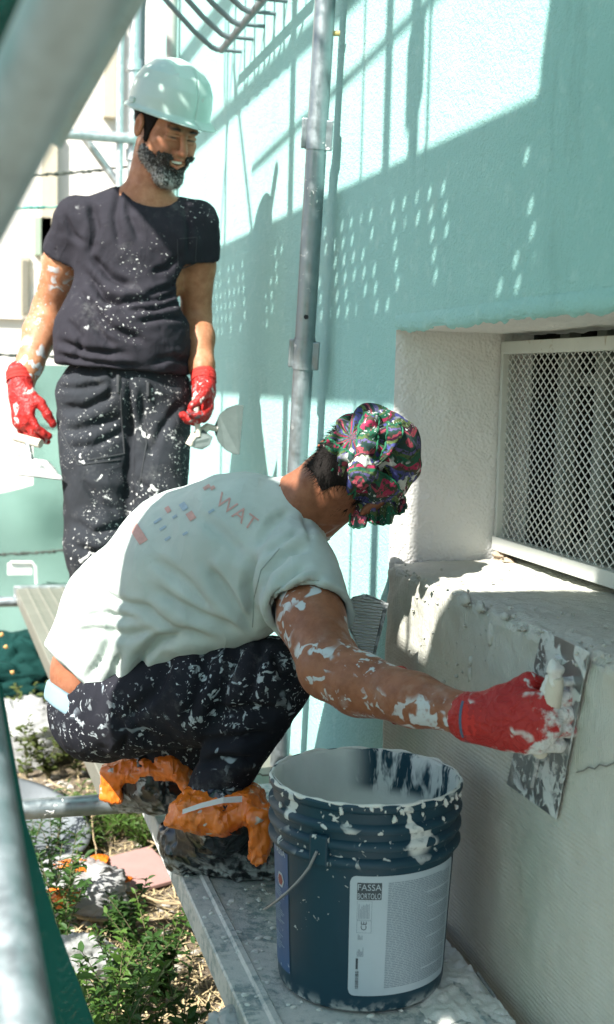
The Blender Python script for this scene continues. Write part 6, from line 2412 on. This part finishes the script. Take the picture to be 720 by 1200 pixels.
def weed(base, h, ns, ll, mat, seed, label, grp, lw=.28, spread=.6):
    r = np.random.default_rng(seed)
    root = empty('weed_plant', base, label, 'weed', grp)
    sm = MB()
    vv, ff = [], []
    for s in range(ns):
        az_ = r.uniform(0, 2 * pi)
        lean = r.uniform(.1, spread)
        hh = h * r.uniform(.6, 1.1)
        pts = []
        for t in np.linspace(0, 1, 9):
            pts.append(base + V3(cos(az_) * lean * hh * t ** 1.4, sin(az_) * lean * hh * t ** 1.4, hh * t * (1 - .18 * lean * t)))
        sm.tube(pts, [.0022 * (1 - .7 * t) for t in np.linspace(0, 1, 9)], 5)
        nlv = int(hh / ll * 4.2) + 3
        for k in range(nlv):
            t = .12 + .88 * (k + r.random()) / nlv
            i = min(7, int(t * 8))
            p = pts[i] + (pts[i + 1] - pts[i]) * (t * 8 - i)
            a2 = az_ + k * 2.4 + r.normal(0, .4)
            up_a = r.uniform(-.1, .8)
            d_ = V3(cos(a2) * cos(up_a), sin(a2) * cos(up_a), sin(up_a))
            L = ll * r.uniform(.6, 1.25)
            sd_ = unit(np.cross(d_, zU) + r.normal(0, .3, 3))
            nrm_ = np.cross(sd_, d_)
            w = L * lw
            b = len(vv)
            vv += [p, p + d_ * L * .35 + sd_ * w * .9 + nrm_ * L * .05, p + d_ * L * .35 - sd_ * w * .9 + nrm_ * L * .05, p + d_ * L * .38 - nrm_ * L * .03, p + d_ * L * .72 + sd_ * w * .6 - nrm_ * L * .02, p + d_ * L * .72 - sd_ * w * .6 - nrm_ * L * .02, p + d_ * L * .74 - nrm_ * L * .09, p + d_ * L - nrm_ * L * .20]
            ff += [[b, b + 3, b + 1], [b, b + 2, b + 3], [b + 1, b + 3, b + 6, b + 4], [b + 3, b + 2, b + 5, b + 6], [b + 4, b + 6, b + 7], [b + 6, b + 5, b + 7]]
    sm.build('stem', STEM, root, True)
    mesh('foliage', np.array(vv), ff, mat, root)
    return root
rw = np.random.default_rng(21)
k = 0
for i in range(46):
    px, py = rw.uniform(70, 275), rw.uniform(1085, 1330)
    if px < 40 + (py - 1000) * .22:
        continue
    p = gp(px, py)
    if p[0] > .47:
        continue
    weed(p, rw.uniform(.13, .30), rw.integers(3, 6), rw.uniform(.020, .034), LF[0] if rw.random() < .7 else LF[2], 100 + i, 'leafy dark green weed growing in the gap beside the steel plank', 'dark weeds beside the steel plank', .26)
for i in range(16):
    px, py = rw.uniform(-5, 110), rw.uniform(875, 915)
    weed(gp(px, py), rw.uniform(.14, .32), rw.integers(3, 6), rw.uniform(.022, .034), LF[1], 200 + i, 'yellowish olive weed growing under the far deck', 'olive weeds under the far deck', .34, .8)
for i in range(12):
    px, py = rw.uniform(95, 175), rw.uniform(960, 1005)
    weed(gp(px, py), rw.uniform(.10, .2), rw.integers(5, 9), rw.uniform(.035, .05), LF[2], 300 + i, 'bright green grassy tuft between the board and the transom', 'bright tufts near the board', .09, 1.0)
for i in range(7):
    px, py = rw.uniform(20, 80), rw.uniform(985, 1100)
    weed(gp(px, py), rw.uniform(.12, .22), 3, .035, LF[0], 400 + i, 'thin weed with narrow leaves growing through the torn bag', 'thin weeds around the torn bag', .14, .7)
# straw, twigs and pebbles nobody would count
r = np.random.default_rng(8)
n = 5200
px, py = r.uniform(-30, 300, n), r.uniform(840, 1330, n)
base = np.stack([on_z(a, b_, GZ) for a, b_ in zip(px, py)])
base[:, 2] = ground_z(base) + .004
dr_ = np.stack([r.normal(0, 1, n), r.normal(0, 1, n), r.normal(0, .25, n)], 1)
dr_ /= np.linalg.norm(dr_, axis=1)[:, None]
L = r.uniform(.015, .09, n)[:, None]
sd_ = np.cross(dr_, np.array([0, 0, 1.0]))
sd_ /= np.linalg.norm(sd_, axis=1)[:, None]
wv_ = r.uniform(.0008, .0022, n)[:, None]
vv = np.stack([base - sd_ * wv_, base + sd_ * wv_, base + dr_ * L + V3(0, 0, .006), base + dr_ * L * .5 + V3(0, 0, .004) + sd_ * wv_ * 2], 1).reshape(-1, 3)
i = np.arange(n)[:, None] * 4
o = mesh('straw', vv, np.concatenate([i + np.array([[0, 1, 3, 2]])]), plain('straw', (0.42, 0.33, 0.18), .9, 0, .45, 30, 0))
tag(o, 'dry straw scattered over the earth', 'straw', kind='stuff')
mb = MB()
for k in range(420):
    p = gp(r.uniform(-30, 300), r.uniform(850, 1320))
    vv, ff = lump(r.uniform(.004, .016), k % 40, (1.2, 1, .7), 6)
    mb.add(vv + p, ff)
o = mb.build('gravel', plain('pale_gravel', (0.36, 0.33, 0.28), .9, 0, .35, 25), None, True)
tag(o, 'pale gravel and rubble scattered over the earth', 'gravel', kind='stuff')
